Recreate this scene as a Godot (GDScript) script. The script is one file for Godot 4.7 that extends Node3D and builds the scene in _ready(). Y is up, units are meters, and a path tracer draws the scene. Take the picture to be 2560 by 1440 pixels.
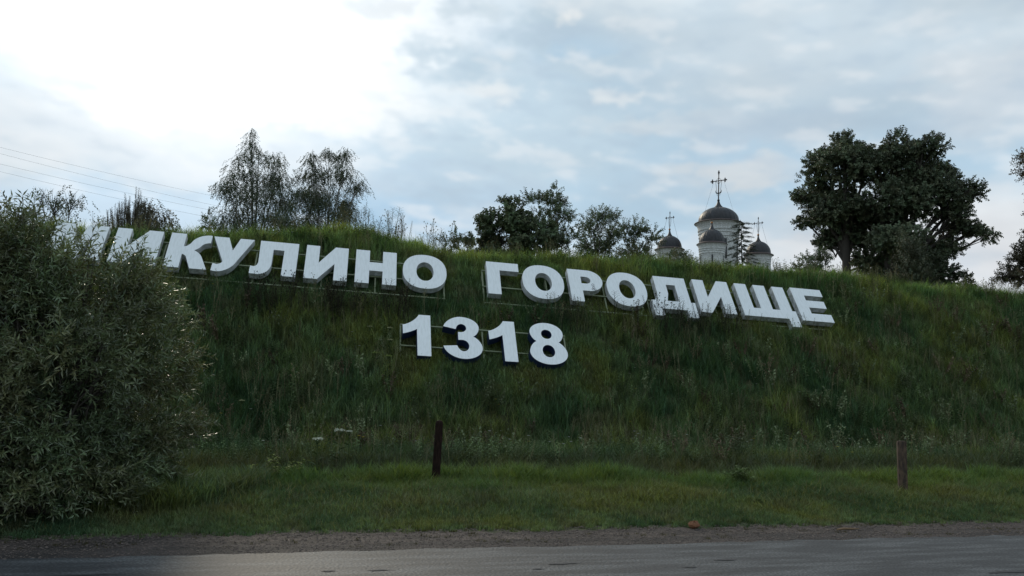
extends Node3D
# A grassy rampart beside a country road, with a two-line sign of big white letters on its slope,
# the domes of a church, trees and shrubs behind the crest, a willow in front.

var rng := RandomNumberGenerator.new()
var bumps := FastNoiseLite.new()
var patchy := FastNoiseLite.new()
var used := {}


# ---------------------------------------------------------------- mesh collector
class Shape:
	var v := PackedVector3Array()
	var n := PackedVector3Array()
	var c := PackedColorArray()

	func tri(a: Vector3, b: Vector3, d: Vector3, col := Color.WHITE) -> void:
		var nn := (d - a).cross(b - a).normalized()
		v.append(a); v.append(b); v.append(d)
		for i in 3:
			n.append(nn); c.append(col)

	# a triangle turned so that its front looks along «to»
	func face(a: Vector3, b: Vector3, d: Vector3, to: Vector3, col := Color.WHITE) -> void:
		if (d - a).cross(b - a).dot(to) >= 0.0:
			tri(a, b, d, col)
		else:
			tri(a, d, b, col)

	func smooth(a: Vector3, b: Vector3, d: Vector3, na: Vector3, nb: Vector3, nd: Vector3, col := Color.WHITE) -> void:
		var flip := (d - a).cross(b - a).dot(na + nb + nd) < 0.0
		v.append(a); n.append(na)
		if flip:
			v.append(d); n.append(nd); v.append(b); n.append(nb)
		else:
			v.append(b); n.append(nb); v.append(d); n.append(nd)
		for i in 3:
			c.append(col)

	func box(at: Vector3, size: Vector3, turn := Basis(), col := Color.WHITE) -> void:
		var h := size * 0.5
		for k in 3:
			var e := Vector3.ZERO; e[k] = 1.0
			var f := Vector3.ZERO; f[(k + 1) % 3] = h[(k + 1) % 3]
			var g := Vector3.ZERO; g[(k + 2) % 3] = h[(k + 2) % 3]
			for s in [-1.0, 1.0]:
				var m: Vector3 = e * h[k] * s
				var p := [at + turn * (m - f - g), at + turn * (m + f - g), at + turn * (m + f + g), at + turn * (m - f + g)]
				var o: Vector3 = turn * (e * s)
				face(p[0], p[1], p[2], o, col)
				face(p[0], p[2], p[3], o, col)

	func tube(pts: Array, radii: Array, sides := 6, col := Color.WHITE, cap := false) -> void:
		var rings := []
		var side := Vector3.ZERO
		for i in pts.size():
			var t: Vector3 = (pts[mini(i + 1, pts.size() - 1)] - pts[maxi(i - 1, 0)]).normalized()
			if side == Vector3.ZERO:
				side = t.cross(Vector3(0.31, 0.17, 0.93)).normalized()
			side = (side - t * side.dot(t)).normalized()
			var up := t.cross(side)
			var ring := []
			for k in sides:
				var a := TAU * k / sides
				ring.append(side * cos(a) + up * sin(a))
			rings.append(ring)
		for i in pts.size() - 1:
			for k in sides:
				var m := (k + 1) % sides
				var r0: Array = rings[i]
				var r1: Array = rings[i + 1]
				var a: Vector3 = pts[i] + r0[k] * radii[i]
				var b: Vector3 = pts[i] + r0[m] * radii[i]
				var d: Vector3 = pts[i + 1] + r1[m] * radii[i + 1]
				var e: Vector3 = pts[i + 1] + r1[k] * radii[i + 1]
				smooth(a, b, d, r0[k], r0[m], r1[m], col)
				smooth(a, d, e, r0[k], r1[m], r1[k], col)
		if cap:
			for w in [0, pts.size() - 1]:
				var o: Vector3 = pts[w] - pts[1 if w == 0 else w - 1]
				for k in sides:
					face(pts[w], pts[w] + rings[w][k] * radii[w], pts[w] + rings[w][(k + 1) % sides] * radii[w], o, col)

	# a body of revolution about the y axis; profile: (radius, height) from bottom to top
	func lathe(profile: Array, sides := 32, at := Vector3.ZERO, sharp := false, col := Color.WHITE) -> void:
		for i in profile.size() - 1:
			var p: Vector2 = profile[i]
			var q: Vector2 = profile[i + 1]
			var s := (q - p).normalized()
			var np := Vector2(s.y, -s.x)
			var nq := np
			if not sharp:
				if i > 0:
					var s0: Vector2 = (p - profile[i - 1]).normalized()
					if s0.dot(s) > 0.6:
						np = (np + Vector2(s0.y, -s0.x)).normalized()
				if i + 2 < profile.size():
					var s1: Vector2 = (profile[i + 2] - q).normalized()
					if s1.dot(s) > 0.6:
						nq = (nq + Vector2(s1.y, -s1.x)).normalized()
			for k in sides:
				var a0 := TAU * k / sides
				var a1 := TAU * (k + 1) / sides
				var d0 := Vector3(cos(a0), 0, sin(a0))
				var d1 := Vector3(cos(a1), 0, sin(a1))
				var y := Vector3.UP
				var a := at + d0 * p.x + y * p.y
				var b := at + d1 * p.x + y * p.y
				var d := at + d1 * q.x + y * q.y
				var e := at + d0 * q.x + y * q.y
				if p.x > 0.0001:
					smooth(a, b, d, d0 * np.x + y * np.y, d1 * np.x + y * np.y, d1 * nq.x + y * nq.y, col)
				if q.x > 0.0001:
					smooth(a, d, e, d0 * np.x + y * np.y, d1 * nq.x + y * nq.y, d0 * nq.x + y * nq.y, col)

	func ball(at: Vector3, r: float, col := Color.WHITE, sides := 10) -> void:
		var prof := []
		for i in 7:
			var a := -PI / 2 + PI * i / 6.0
			prof.append(Vector2(maxf(0.0, cos(a) * r), sin(a) * r))
		lathe(prof, sides, at, false, col)

	# a flat pointed leaf, folded a little along its midrib
	func leaf(at: Vector3, along: Vector3, up: Vector3, length: float, width: float, col := Color.WHITE, fold := 0.25, bend := 0.0) -> void:
		var side := along.cross(up).normalized()
		var nn := side.cross(along).normalized()
		var tip := at + along * length - nn * bend * length
		var mid := at + along * length * 0.42 - nn * bend * length * 0.2
		var l := mid + side * width * 0.5 + nn * width * fold
		var r := mid - side * width * 0.5 + nn * width * fold
		face(at, l, tip, nn, col)
		face(at, tip, r, nn, col)

	func blade(at: Vector3, to: Vector3, lean: Vector3, width: float, col := Color.WHITE) -> void:
		var side := (to + lean * 0.5).cross(lean + Vector3(0.013, 0, 0.007)).normalized() * width * 0.5
		var mid := at + to * 0.55 + lean * 0.22
		var tip := at + to * (1.0 - lean.length() * 0.25) + lean
		var f := lean if lean.length() > 0.01 else Vector3(0, 0, 1)
		f = f + Vector3.UP * 0.3
		face(at - side, at + side, mid + side * 0.8, f, col)
		face(at - side, mid + side * 0.8, mid - side * 0.8, f, col)
		face(mid - side * 0.8, mid + side * 0.8, tip, f, col)

	func done() -> ArrayMesh:
		var arrays := []
		arrays.resize(Mesh.ARRAY_MAX)
		arrays[Mesh.ARRAY_VERTEX] = v
		arrays[Mesh.ARRAY_NORMAL] = n
		arrays[Mesh.ARRAY_COLOR] = c
		var m := ArrayMesh.new()
		m.add_surface_from_arrays(Mesh.PRIMITIVE_TRIANGLES, arrays)
		return m


# ---------------------------------------------------------------- naming and placing
func numbered(called: String) -> String:
	var k: int = used.get(called, 0)
	used[called] = k + 1
	return called if k == 0 else "%s_%03d" % [called, k]

func thing(called: String, label: String, category: String, at := Vector3.ZERO, turn := 0.0, group := "") -> Node3D:
	var o := Node3D.new()
	o.name = numbered(called)
	add_child(o, true)
	o.position = at
	o.rotation.y = deg_to_rad(turn)
	tag(o, label, category, group)
	return o

func tag(o: Node, label: String, category := "", group := "", kind := "") -> void:
	if label: o.set_meta("label", label)
	if category: o.set_meta("category", category)
	if group: o.set_meta("group", group)
	if kind: o.set_meta("kind", kind)

func part(called: String, m: Mesh, mat: Material, parent: Node, at := Vector3.ZERO) -> MeshInstance3D:
	var o := MeshInstance3D.new()
	o.mesh = m
	o.material_override = mat
	o.position = at
	if parent == self:
		o.name = numbered(called)
	else:
		var k := 0
		var nm := called
		while parent.has_node(nm):
			k += 1
			nm = "%s_%03d" % [called, k]
		o.name = nm
	parent.add_child(o, true)
	return o

func many(called: String, m: Mesh, mat: Material, places: Array, tints: Array, parent: Node) -> MultiMeshInstance3D:
	var mm := MultiMesh.new()
	mm.transform_format = MultiMesh.TRANSFORM_3D
	mm.use_colors = true
	mm.mesh = m
	mm.instance_count = places.size()
	var buf := PackedFloat32Array()
	buf.resize(places.size() * 16)
	for i in places.size():
		var t: Transform3D = places[i]
		var k: Color = tints[i]
		var b := i * 16
		buf[b] = t.basis.x.x; buf[b + 1] = t.basis.y.x; buf[b + 2] = t.basis.z.x; buf[b + 3] = t.origin.x
		buf[b + 4] = t.basis.x.y; buf[b + 5] = t.basis.y.y; buf[b + 6] = t.basis.z.y; buf[b + 7] = t.origin.y
		buf[b + 8] = t.basis.x.z; buf[b + 9] = t.basis.y.z; buf[b + 10] = t.basis.z.z; buf[b + 11] = t.origin.z
		buf[b + 12] = k.r; buf[b + 13] = k.g; buf[b + 14] = k.b; buf[b + 15] = 1.0
	mm.buffer = buf
	var o := MultiMeshInstance3D.new()
	o.multimesh = mm
	o.material_override = mat
	o.name = numbered(called) if parent == self else called
	parent.add_child(o, true)
	o.set_meta("kind", "stuff")
	return o


# ---------------------------------------------------------------- materials
func paint(r: float, g: float, b: float, rough := 0.8, metal := 0.0) -> StandardMaterial3D:
	var m := StandardMaterial3D.new()
	m.albedo_color = Color(r, g, b).linear_to_srgb()
	m.roughness = rough
	m.metallic = metal
	return m

func leafy(rough := 0.5, through := 0.6, spec := 0.5) -> StandardMaterial3D:
	var m := StandardMaterial3D.new()
	m.vertex_color_use_as_albedo = true
	m.roughness = rough
	m.metallic_specular = spec
	m.backlight_enabled = through > 0.0
	m.backlight = Color(through, through, through * 0.7)
	return m

func noise_tex(freq: float, octaves := 4, seed_ := 1, lo := Color.BLACK, hi := Color.WHITE, size := 512, p0 := 0.0, p1 := 1.0) -> NoiseTexture2D:
	var f := FastNoiseLite.new()
	f.seed = seed_
	f.frequency = freq
	f.fractal_octaves = octaves
	var t := NoiseTexture2D.new()
	t.width = size; t.height = size
	t.seamless = true
	t.noise = f
	var g := Gradient.new()
	g.offsets = PackedFloat32Array([p0, p1])
	g.colors = PackedColorArray([lo, hi])
	t.color_ramp = g
	return t


# ---------------------------------------------------------------- the lie of the land
func ramp(a: float, b: float, x: float) -> float:
	return smoothstep(a, b, x)

func crest(x: float) -> float:
	var xs := [-30.0, -8.0, -4.0, -2.0, 1.0, 2.2, 3.2, 4.5, 7.0, 9.0, 10.4, 13.0, 15.0, 17.5, 21.0, 40.0]
	var ys := [4.6, 4.7, 4.75, 5.0, 5.35, 5.08, 4.8, 4.78, 4.95, 5.05, 4.92, 5.0, 4.92, 4.72, 4.68, 4.5]
	if x <= xs[0]: return ys[0]
	for i in xs.size() - 1:
		if x < xs[i + 1]:
			var t: float = (x - xs[i]) / (xs[i + 1] - xs[i])
			return lerpf(ys[i], ys[i + 1], t * t * (3.0 - 2.0 * t))
	return ys[-1]

func ground(x: float, z: float) -> float:
	var n := -z
	if n < 8.9 and n > -3.0:
		return 0.0
	if n <= -3.0:
		return -0.1 * ramp(3.0, 8.0, -n)
	var low := 0.13 * ramp(9.0, 11.0, n) + 0.14 * ramp(11.0, 13.0, n)
	var slope := 0.3 + 0.9 * (n - 15.1 - 0.016 * (x - 4.4))
	var h := low
	var d := clampf(0.5 + 0.5 * (slope - low) / 0.6, 0.0, 1.0)
	h = lerpf(low, slope, d) + 0.6 * d * (1.0 - d) * 0.5
	var hc := crest(x)
	var top := maxf(hc - 0.07 * maxf(0.0, n - 20.5), 3.6)
	var e := clampf(0.5 + 0.5 * (h - top) / 0.7, 0.0, 1.0)
	h = lerpf(h, top, e) - 0.7 * e * (1.0 - e) * 0.5
	var rough := ramp(9.0, 12.0, n)
	h += rough * (0.05 * bumps.get_noise_2d(x * 1.0, z * 1.0) + 0.05 * bumps.get_noise_2d(x * 3.1 + 50.0, z * 3.1))
	return h


# ================================================================ the scene
func _ready() -> void:
	rng.seed = 1318
	bumps.seed = 4; bumps.frequency = 0.35; bumps.fractal_octaves = 2
	patchy.seed = 9; patchy.frequency = 0.28; patchy.fractal_octaves = 4

	# --- camera
	var cam := Camera3D.new()
	cam.name = "camera"
	cam.position = Vector3(0, 1.6, 0)
	cam.rotation_degrees = Vector3(7.0, -13.5, 1.5)
	cam.fov = 39.43
	cam.near = 0.05
	cam.far = 4000.0
	add_child(cam)

	# --- sky, exposure
	var env := Environment.new()
	env.background_mode = Environment.BG_SKY
	var sky := Sky.new()
	var pano := PanoramaSkyMaterial.new()
	pano.panorama = cloudy_sky()
	sky.sky_material = pano
	env.sky = sky
	env.background_energy_multiplier = 1.0
	env.tonemap_mode = Environment.TONE_MAPPER_LINEAR
	env.tonemap_exposure = 1.0
	env.sdfgi_enabled = true
	env.ssao_enabled = true
	env.ssil_enabled = true
	var we := WorldEnvironment.new()
	we.name = "world_environment"
	we.environment = env
	add_child(we)

	# --- the sun behind thin cloud, ahead and to the left
	var sun := DirectionalLight3D.new()
	sun.name = "sun"
	sun.light_color = Color(1.0, 0.95, 0.86)
	sun.light_energy = 0.65
	sun.light_angular_distance = 16.0
	sun.shadow_enabled = true
	sun.sky_mode = DirectionalLight3D.SKY_MODE_LIGHT_ONLY
	sun.rotation_degrees = Vector3(-29.0, 180.0 + 12.0, 0.0)
	add_child(sun)

	lay_ground()
	build_sign()
	build_church()
	build_trees()
	build_willow()
	build_posts_and_litter()
	build_weeds()
	sow_grass()
	hang_wires()


# ---------------------------------------------------------------- sky
func cloudy_sky() -> ImageTexture:
	var w := 2048
	var h := 1024
	var data := PackedFloat32Array()
	data.resize(w * h * 3)
	var f := FastNoiseLite.new()
	f.seed = 21; f.frequency = 0.55; f.fractal_octaves = 5; f.fractal_gain = 0.5
	var g := FastNoiseLite.new()
	g.seed = 5; g.frequency = 0.09; g.fractal_octaves = 4; g.fractal_gain = 0.5
	# cloud banks: azimuth, elevation, half widths, colour, strength
	var banks := [
		[-12.0, 14.8, 15.0, 2.4, Color(0.71, 0.78, 0.84), 0.85],
		[-13.0, 10.4, 11.0, 1.9, Color(0.46, 0.63, 0.79), 0.8],
		[3.0, 11.0, 7.0, 2.0, Color(0.36, 0.57, 0.77), 0.95],
		[9.5, 13.4, 6.0, 2.6, Color(0.48, 0.63, 0.77), 0.55],
		[11.5, 12.2, 3.0, 0.8, Color(0.62, 0.70, 0.77), 0.5],
		[14.0, 18.5, 10.0, 4.2, Color(0.57, 0.69, 0.77), 0.6],
		[-9.0, 24.5, 19.0, 7.6, Color(1.12, 1.14, 1.14), 0.95],
		[-1.0, 19.0, 8.0, 1.6, Color(0.98, 0.99, 0.98), 0.6],
		[-12.0, 16.9, 5.0, 0.7, Color(1.0, 0.98, 0.95), 0.6],
		[-4.0, 17.4, 3.0, 0.5, Color(1.0, 0.98, 0.95), 0.5],
		[9.6, 22.6, 3.4, 1.5, Color(0.46, 0.60, 0.71), 0.9],
		[15.2, 24.9, 2.6, 1.2, Color(0.48, 0.61, 0.71), 0.85],
		[19.0, 22.6, 4.0, 0.8, Color(0.52, 0.64, 0.73), 0.7],
		[10.5, 26.0, 2.4, 0.9, Color(0.56, 0.67, 0.75), 0.8],
		[3.4, 26.0, 2.2, 1.0, Color(0.60, 0.70, 0.78), 0.7],
		[20.5, 20.6, 1.6, 0.6, Color(0.90, 0.91, 0.90), 0.6],
		[16.6, 25.4, 1.2, 0.6, Color(0.95, 0.94, 0.91), 0.6],
		[11.5, 20.4, 2.4, 0.8, Color(0.86, 0.88, 0.88), 0.6],
		[25.0, 18.6, 5.0, 0.8, Color(0.74, 0.78, 0.80), 0.55],
		[36.0, 21.5, 13.0, 5.0, Color(0.51, 0.62, 0.71), 0.65],
		[31.0, 17.8, 6.0, 1.0, Color(0.50, 0.60, 0.70), 0.6],
		[41.0, 9.0, 11.0, 4.2, Color(0.74, 0.76, 0.79), 0.85],
		[29.0, 15.0, 5.0, 0.9, Color(0.70, 0.72, 0.73), 0.7],
		[24.0, 14.0, 4.0, 0.9, Color(0.50, 0.63, 0.74), 0.6],
		[33.0, 11.4, 3.4, 0.9, Color(0.52, 0.65, 0.76), 0.6],
		[28.0, 9.6, 5.0, 1.6, Color(0.64, 0.71, 0.77), 0.5],
		[45.0, 18.5, 4.0, 3.0, Color(0.66, 0.71, 0.76), 0.6],
	]
	var glow := Vector3(sin(deg_to_rad(-10.0)) * cos(deg_to_rad(24.0)), sin(deg_to_rad(24.0)), -cos(deg_to_rad(-10.0)) * cos(deg_to_rad(24.0)))
	for j in h:
		var el := 90.0 - (j + 0.5) / h * 180.0
		var ce := cos(deg_to_rad(el))
		var se := sin(deg_to_rad(el))
		for i in w:
			var o := (j * w + i) * 3
			if el < -3.0:
				data[o] = 0.10; data[o + 1] = 0.12; data[o + 2] = 0.10
				continue
			var az := (i + 0.5) / w * 360.0
			if az > 180.0:
				az -= 360.0
			var ra := deg_to_rad(az)
			var dx := sin(ra) * ce
			var dz := -cos(ra) * ce
			var k := 1.0 / (maxf(se, 0.0) + 0.16)
			var px := dx * k
			var pz := dz * k
			var n1 := f.get_noise_2d(px, pz)
			var n2 := f.get_noise_2d(px * 2.7 + 31.0, pz * 2.7 + 7.0)
			var t := clampf(el / 70.0, 0.0, 1.0)
			var blue := Color(0.49, 0.66, 0.79).lerp(Color(0.36, 0.50, 0.66), t)
			var grey := Color(0.67, 0.76, 0.82) * (1.0 + 0.25 * n2)
			var c := blue.lerp(grey, smoothstep(-0.35, 0.25, n1))
			if az > -58.0 and az < 84.0 and el < 45.0:
				var wx := az + 2.6 * g.get_noise_2d(az * 1.6, el * 3.4) + 0.9 * g.get_noise_2d(az * 7.0 + 90.0, el * 15.0)
				var wy := el + 1.1 * g.get_noise_2d(az * 1.6 + 400.0, el * 3.4) + 0.5 * g.get_noise_2d(az * 6.0, el * 15.0 + 70.0)
				for q in banks:
					var ex: float = (wx - q[0]) / q[2]
					var ey: float = (wy - q[1]) / q[3]
					var d := ex * ex + ey * ey
					if d < 4.0:
						c = c.lerp(q[4], q[5] * (1.0 - smoothstep(0.0, 1.9, d)))
				var sx := az + el * 0.8
				var n3 := g.get_noise_2d(sx * 1.5 + 300.0, el * 4.6) * 0.9 + g.get_noise_2d(sx * 6.0, el * 16.0 + 55.0) * 0.35 * (0.4 + 1.6 * absf(g.get_noise_2d(sx * 0.8, el * 2.0 + 9.0)))
				var hush := clampf(1.4 - c.r, 0.15, 1.0)
				c = c.lerp(Color(0.82, 0.86, 0.89), 0.5 * hush * smoothstep(0.03, 0.55, n3))
				c = c.lerp(Color(0.44, 0.56, 0.68), 0.48 * hush * smoothstep(0.02, 0.55, -n3))
				c = c * (1.0 + 0.10 * n2 * hush)
			var s := dx * glow.x + se * glow.y + dz * glow.z
			if s > 0.0:
				c += Color(1.0, 0.97, 0.92) * (0.25 * pow(s, 60.0) + 0.08 * pow(s, 14.0))
			data[o] = c.r; data[o + 1] = c.g; data[o + 2] = c.b
	var im := Image.create_from_data(w, h, false, Image.FORMAT_RGBF, data.to_byte_array())
	return ImageTexture.create_from_image(im)


# ---------------------------------------------------------------- ground, road
func strip(xs: Array, near_: Callable, far_: Callable, y: float, steps := 4) -> ArrayMesh:
	var s := Shape.new()
	for i in xs.size() - 1:
		for k in steps:
			var p := []
			for q in [[i, k], [i + 1, k], [i + 1, k + 1], [i, k + 1]]:
				var x: float = xs[q[0]]
				p.append(Vector3(x, y, -lerpf(near_.call(x), far_.call(x), float(q[1]) / steps)))
			s.face(p[0], p[1], p[2], Vector3.UP)
			s.face(p[0], p[2], p[3], Vector3.UP)
	return s.done()

func lay_ground() -> void:
	var xs := [-1600.0, -600.0, -200.0, -90.0, -50.0, -32.0]
	var x := -24.0
	while x < 36.0:
		xs.append(x); x += 0.3
	xs.append_array([40.0, 60.0, 100.0, 220.0, 600.0, 1600.0])
	var zs := [1600.0, 500.0, 150.0, 50.0, 20.0, 8.0, 3.0, 0.0, -4.0, -8.0]
	var n := 8.9
	while n < 24.0:
		zs.append(-n); n += 0.22
	zs.append_array([-26.0, -28.0, -31.0, -36.0, -45.0, -60.0, -90.0, -140.0, -300.0, -700.0, -1600.0])
	var v := PackedVector3Array()
	var idx := PackedInt32Array()
	for z in zs:
		for xx in xs:
			v.append(Vector3(xx, ground(xx, z) - (0.012 if z > -9.2 else 0.0), z))
	var w := xs.size()
	for j in zs.size() - 1:
		for i in w - 1:
			var a := j * w + i
			idx.append_array([a, a + w, a + w + 1, a, a + w + 1, a + 1])
	var st := SurfaceTool.new()
	st.begin(Mesh.PRIMITIVE_TRIANGLES)
	for p in v:
		st.add_vertex(p)
	for k in idx:
		st.add_index(k)
	st.generate_normals()
	var soil := paint(1, 1, 1, 0.95)
	soil.albedo_texture = noise_tex(0.02, 5, 3, Color(0.030, 0.036, 0.014).linear_to_srgb(), Color(0.070, 0.074, 0.028).linear_to_srgb())
	soil.uv1_triplanar = true
	soil.uv1_world_triplanar = true
	soil.uv1_scale = Vector3.ONE * 0.35
	var gm := st.commit()
	var nn: PackedVector3Array = gm.surface_get_arrays(0)[Mesh.ARRAY_NORMAL]
	if nn[w * 30 + 40].y < 0.0:
		var rev := PackedInt32Array()
		for k in range(0, idx.size(), 3):
			rev.append_array([idx[k], idx[k + 2], idx[k + 1]])
		st.clear()
		st.begin(Mesh.PRIMITIVE_TRIANGLES)
		for p in v:
			st.add_vertex(p)
		for k in rev:
			st.add_index(k)
		st.generate_normals()
		gm = st.commit()
	var g := part("ground", gm, soil, self)
	tag(g, "", "", "", "structure")

	var rx := [-1500.0, -300.0, -80.0, -30.0]
	x = -16.0
	while x < 24.0:
		rx.append(x); x += 0.12
	rx.append_array([40.0, 100.0, 300.0, 1500.0])
	var edge := func(q: float) -> float: return 8.0 + 0.05 * bumps.get_noise_1d(q * 3.0) + 0.05 * bumps.get_noise_1d(q * 14.0) + 0.012 * q * ramp(60.0, 0.0, absf(q))
	var verge := func(q: float) -> float: return 9.02 + 0.16 * bumps.get_noise_1d(q * 2.0 + 30.0) + 0.14 * bumps.get_noise_1d(q * 11.0)
	# crushed stone shoulder
	var grit := paint(1, 1, 1, 0.9)
	grit.albedo_texture = noise_tex(0.42, 2, 12, Color(0.016, 0.012, 0.010).linear_to_srgb(), Color(0.150, 0.112, 0.094).linear_to_srgb(), 512, 0.15, 0.85)
	grit.detail_enabled = true
	grit.detail_blend_mode = BaseMaterial3D.BLEND_MODE_MUL
	grit.detail_albedo = noise_tex(0.012, 4, 31, Color(0.55, 0.52, 0.5), Color(1, 1, 1), 512, 0.25, 0.75)
	grit.uv1_triplanar = true; grit.uv1_world_triplanar = true; grit.uv1_scale = Vector3.ONE * 0.17
	grit.uv2_triplanar = true; grit.uv2_world_triplanar = true; grit.uv2_scale = Vector3(0.12, 0.5, 0.5)
	grit.detail_uv_layer = BaseMaterial3D.DETAIL_UV_2
	grit.heightmap_enabled = true
	grit.heightmap_texture = noise_tex(0.35, 2, 12, Color.BLACK, Color.WHITE, 512)
	grit.heightmap_scale = 1.5
	var sh := part("gravel_shoulder", strip(rx, func(q): return edge.call(q) - 0.3, verge, 0.0), grit, self)
	tag(sh, "", "", "", "structure")
	# darker chippings along the broken asphalt edge
	var chips: StandardMaterial3D = grit.duplicate()
	chips.albedo_color = Color(0.55, 0.55, 0.58).linear_to_srgb()
	var mid := func(q: float) -> float: return edge.call(q) + 0.42 + 0.12 * bumps.get_noise_1d(q * 4.0 + 8.0) + 0.10 * bumps.get_noise_1d(q * 17.0)
	tag(part("gravel_edge", strip(rx, func(q): return edge.call(q) - 0.2, mid, 0.006), chips, self), "", "", "", "structure")
	# loose stones
	var pm := paint(1, 1, 1, 0.9)
	pm.vertex_color_use_as_albedo = true
	var stones := []
	for k in 3:
		var ps := Shape.new()
		var c6 := [Vector3(1, 0.1, 0), Vector3(0, 0.1, 1), Vector3(-1, 0.1, 0), Vector3(0, 0.1, -1), Vector3(0.1, 0.7, 0.1)]
		for q in 5:
			c6[q] = c6[q] * rng.randf_range(0.75, 1.25)
		for q in 4:
			ps.face(c6[q], c6[(q + 1) % 4], c6[4], c6[q] + c6[(q + 1) % 4] + Vector3.UP)
			ps.face(c6[q], c6[(q + 1) % 4], Vector3(0, -0.4, 0), c6[q] + c6[(q + 1) % 4] + Vector3.DOWN)
		stones.append(ps.done())
	for k in 3:
		var places := []
		var tints := []
		for q in 9000:
			var sx := rng.randf_range(-4.5, 11.5)
			var sd := lerpf(7.9, 9.15, rng.randf())
			var r := 0.004 + 0.013 * pow(rng.randf(), 3.0)
			places.append(Transform3D(Basis(Vector3.UP, rng.randf() * TAU).scaled(Vector3(r, r * 0.7, r)), Vector3(sx, 0.008, -sd)))
			var tone := rng.randf_range(0.5, 1.5)
			tints.append(Color(0.085 * tone, 0.066 * tone, 0.057 * tone))
		many("pebbles", stones[k], pm, places, tints, self)
	# old asphalt
	var asphalt := paint(1, 1, 1, 0.7)
	asphalt.albedo_texture = noise_tex(0.42, 2, 8, Color(0.012, 0.014, 0.016).linear_to_srgb(), Color(0.125, 0.13, 0.135).linear_to_srgb(), 512, 0.15, 0.85)
	asphalt.detail_enabled = true
	asphalt.detail_blend_mode = BaseMaterial3D.BLEND_MODE_MUL
	asphalt.detail_albedo = noise_tex(0.014, 5, 33, Color(0.62, 0.62, 0.64), Color(1, 1, 1), 512, 0.3, 0.7)
	asphalt.uv1_triplanar = true; asphalt.uv1_world_triplanar = true; asphalt.uv1_scale = Vector3.ONE * 0.17
	asphalt.uv2_triplanar = true; asphalt.uv2_world_triplanar = true; asphalt.uv2_scale = Vector3(0.1, 0.6, 0.6)
	asphalt.detail_uv_layer = BaseMaterial3D.DETAIL_UV_2
	asphalt.heightmap_enabled = true
	asphalt.heightmap_texture = noise_tex(0.35, 2, 8, Color.BLACK, Color.WHITE, 512)
	asphalt.heightmap_scale = 0.6
	asphalt.metallic_specular = 0.5
	var rd := part("road", strip(rx, func(_q): return -2.0, edge, 0.012, 6), asphalt, self)
	tag(rd, "", "", "", "structure")
	# dark worn pits and seams in the asphalt
	var pit := paint(0.022, 0.023, 0.026, 0.85)
	for q in [[2.29, -7.24, 0.24, 0.05], [3.88, -7.21, 0.16, 0.04], [-1.75, -7.28, 0.45, 0.02], [0.19, -7.19, 0.10, 0.03], [0.63, -7.17, 0.16, 0.03], [6.42, -6.4, 0.4, 0.05], [3.4, -6.95, 0.1, 0.03], [2.0, -7.05, 0.07, 0.03]]:
		var s := Shape.new()
		var prev := Vector3.ZERO
		var c := Vector3(q[0], 0.0165, q[1])
		var first := Vector3.ZERO
		for k in 19:
			var a := TAU * k / 18.0
			var r := 0.3 + 0.7 * rng.randf()
			var p := c + Vector3(cos(a) * q[2] * r, 0, sin(a) * q[3] * r)
			if k == 0:
				first = p
			elif k == 18:
				s.face(c, prev, first, Vector3.UP)
			if k > 0 and k < 18:
				s.face(c, prev, p, Vector3.UP)
			prev = p
		tag(part("asphalt_pit", s.done(), pit, self), "", "", "", "structure")


# ---------------------------------------------------------------- the sign
# an outline: [x, y] is a corner, [cx, cy, x, y] a rounded corner that ends at x, y
func outline(steps: Array) -> PackedVector2Array:
	var out := PackedVector2Array()
	for s in steps:
		if s.size() == 2:
			out.append(Vector2(s[0], s[1]))
		else:
			var p := out[-1]
			var c := Vector2(s[0], s[1])
			var q := Vector2(s[2], s[3])
			for i in range(1, 11):
				var t := i / 10.0
				var w := 1.4142 * t * (1.0 - t)
				out.append((p * (1 - t) * (1 - t) + c * w + q * t * t) / ((1 - t) * (1 - t) + w + t * t))
	if out[0].distance_to(out[-1]) < 0.0005:
		out.remove_at(out.size() - 1)
	return out

func oval(cx: float, cy: float, rx: float, ry: float, e := 2.25) -> PackedVector2Array:
	var out := PackedVector2Array()
	for i in 44:
		var a := TAU * i / 44.0
		var c := cos(a)
		var s := sin(a)
		out.append(Vector2(cx + rx * signf(c) * pow(absf(c), 2.0 / e), cy + ry * signf(s) * pow(absf(s), 2.0 / e)))
	return out

func plate(out: PackedVector2Array, holes: Array, z: float, to: Vector3, s: Shape) -> void:
	var lo := Vector2(1e9, 1e9)
	var hi := -lo
	for p in out:
		lo = lo.min(p); hi = hi.max(p)
	var cuts := [lo.x - 0.01, hi.x + 0.01]
	for hole in holes:
		var m := Vector2.ZERO
		for p in hole:
			m += p
		var cx: float = m.x / hole.size()
		if absf(cx - cuts[-1]) > 0.03:
			cuts.append(cx)
	cuts.sort()
	for k in cuts.size() - 1:
		var slab := PackedVector2Array([Vector2(cuts[k], lo.y - 1), Vector2(cuts[k + 1], lo.y - 1), Vector2(cuts[k + 1], hi.y + 1), Vector2(cuts[k], hi.y + 1)])
		var pieces := []
		if holes.size():
			pieces.append_array(Geometry2D.intersect_polygons(out, slab))
		else:
			pieces.append(out)
		for hole in holes:
			var left := []
			for p in pieces:
				left.append_array(Geometry2D.clip_polygons(p, hole))
			pieces = left
		for p in pieces:
			var t := Geometry2D.triangulate_polygon(p)
			for i in range(0, t.size(), 3):
				s.face(Vector3(p[t[i]].x, p[t[i]].y, z), Vector3(p[t[i + 1]].x, p[t[i + 1]].y, z), Vector3(p[t[i + 2]].x, p[t[i + 2]].y, z), to)

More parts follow.
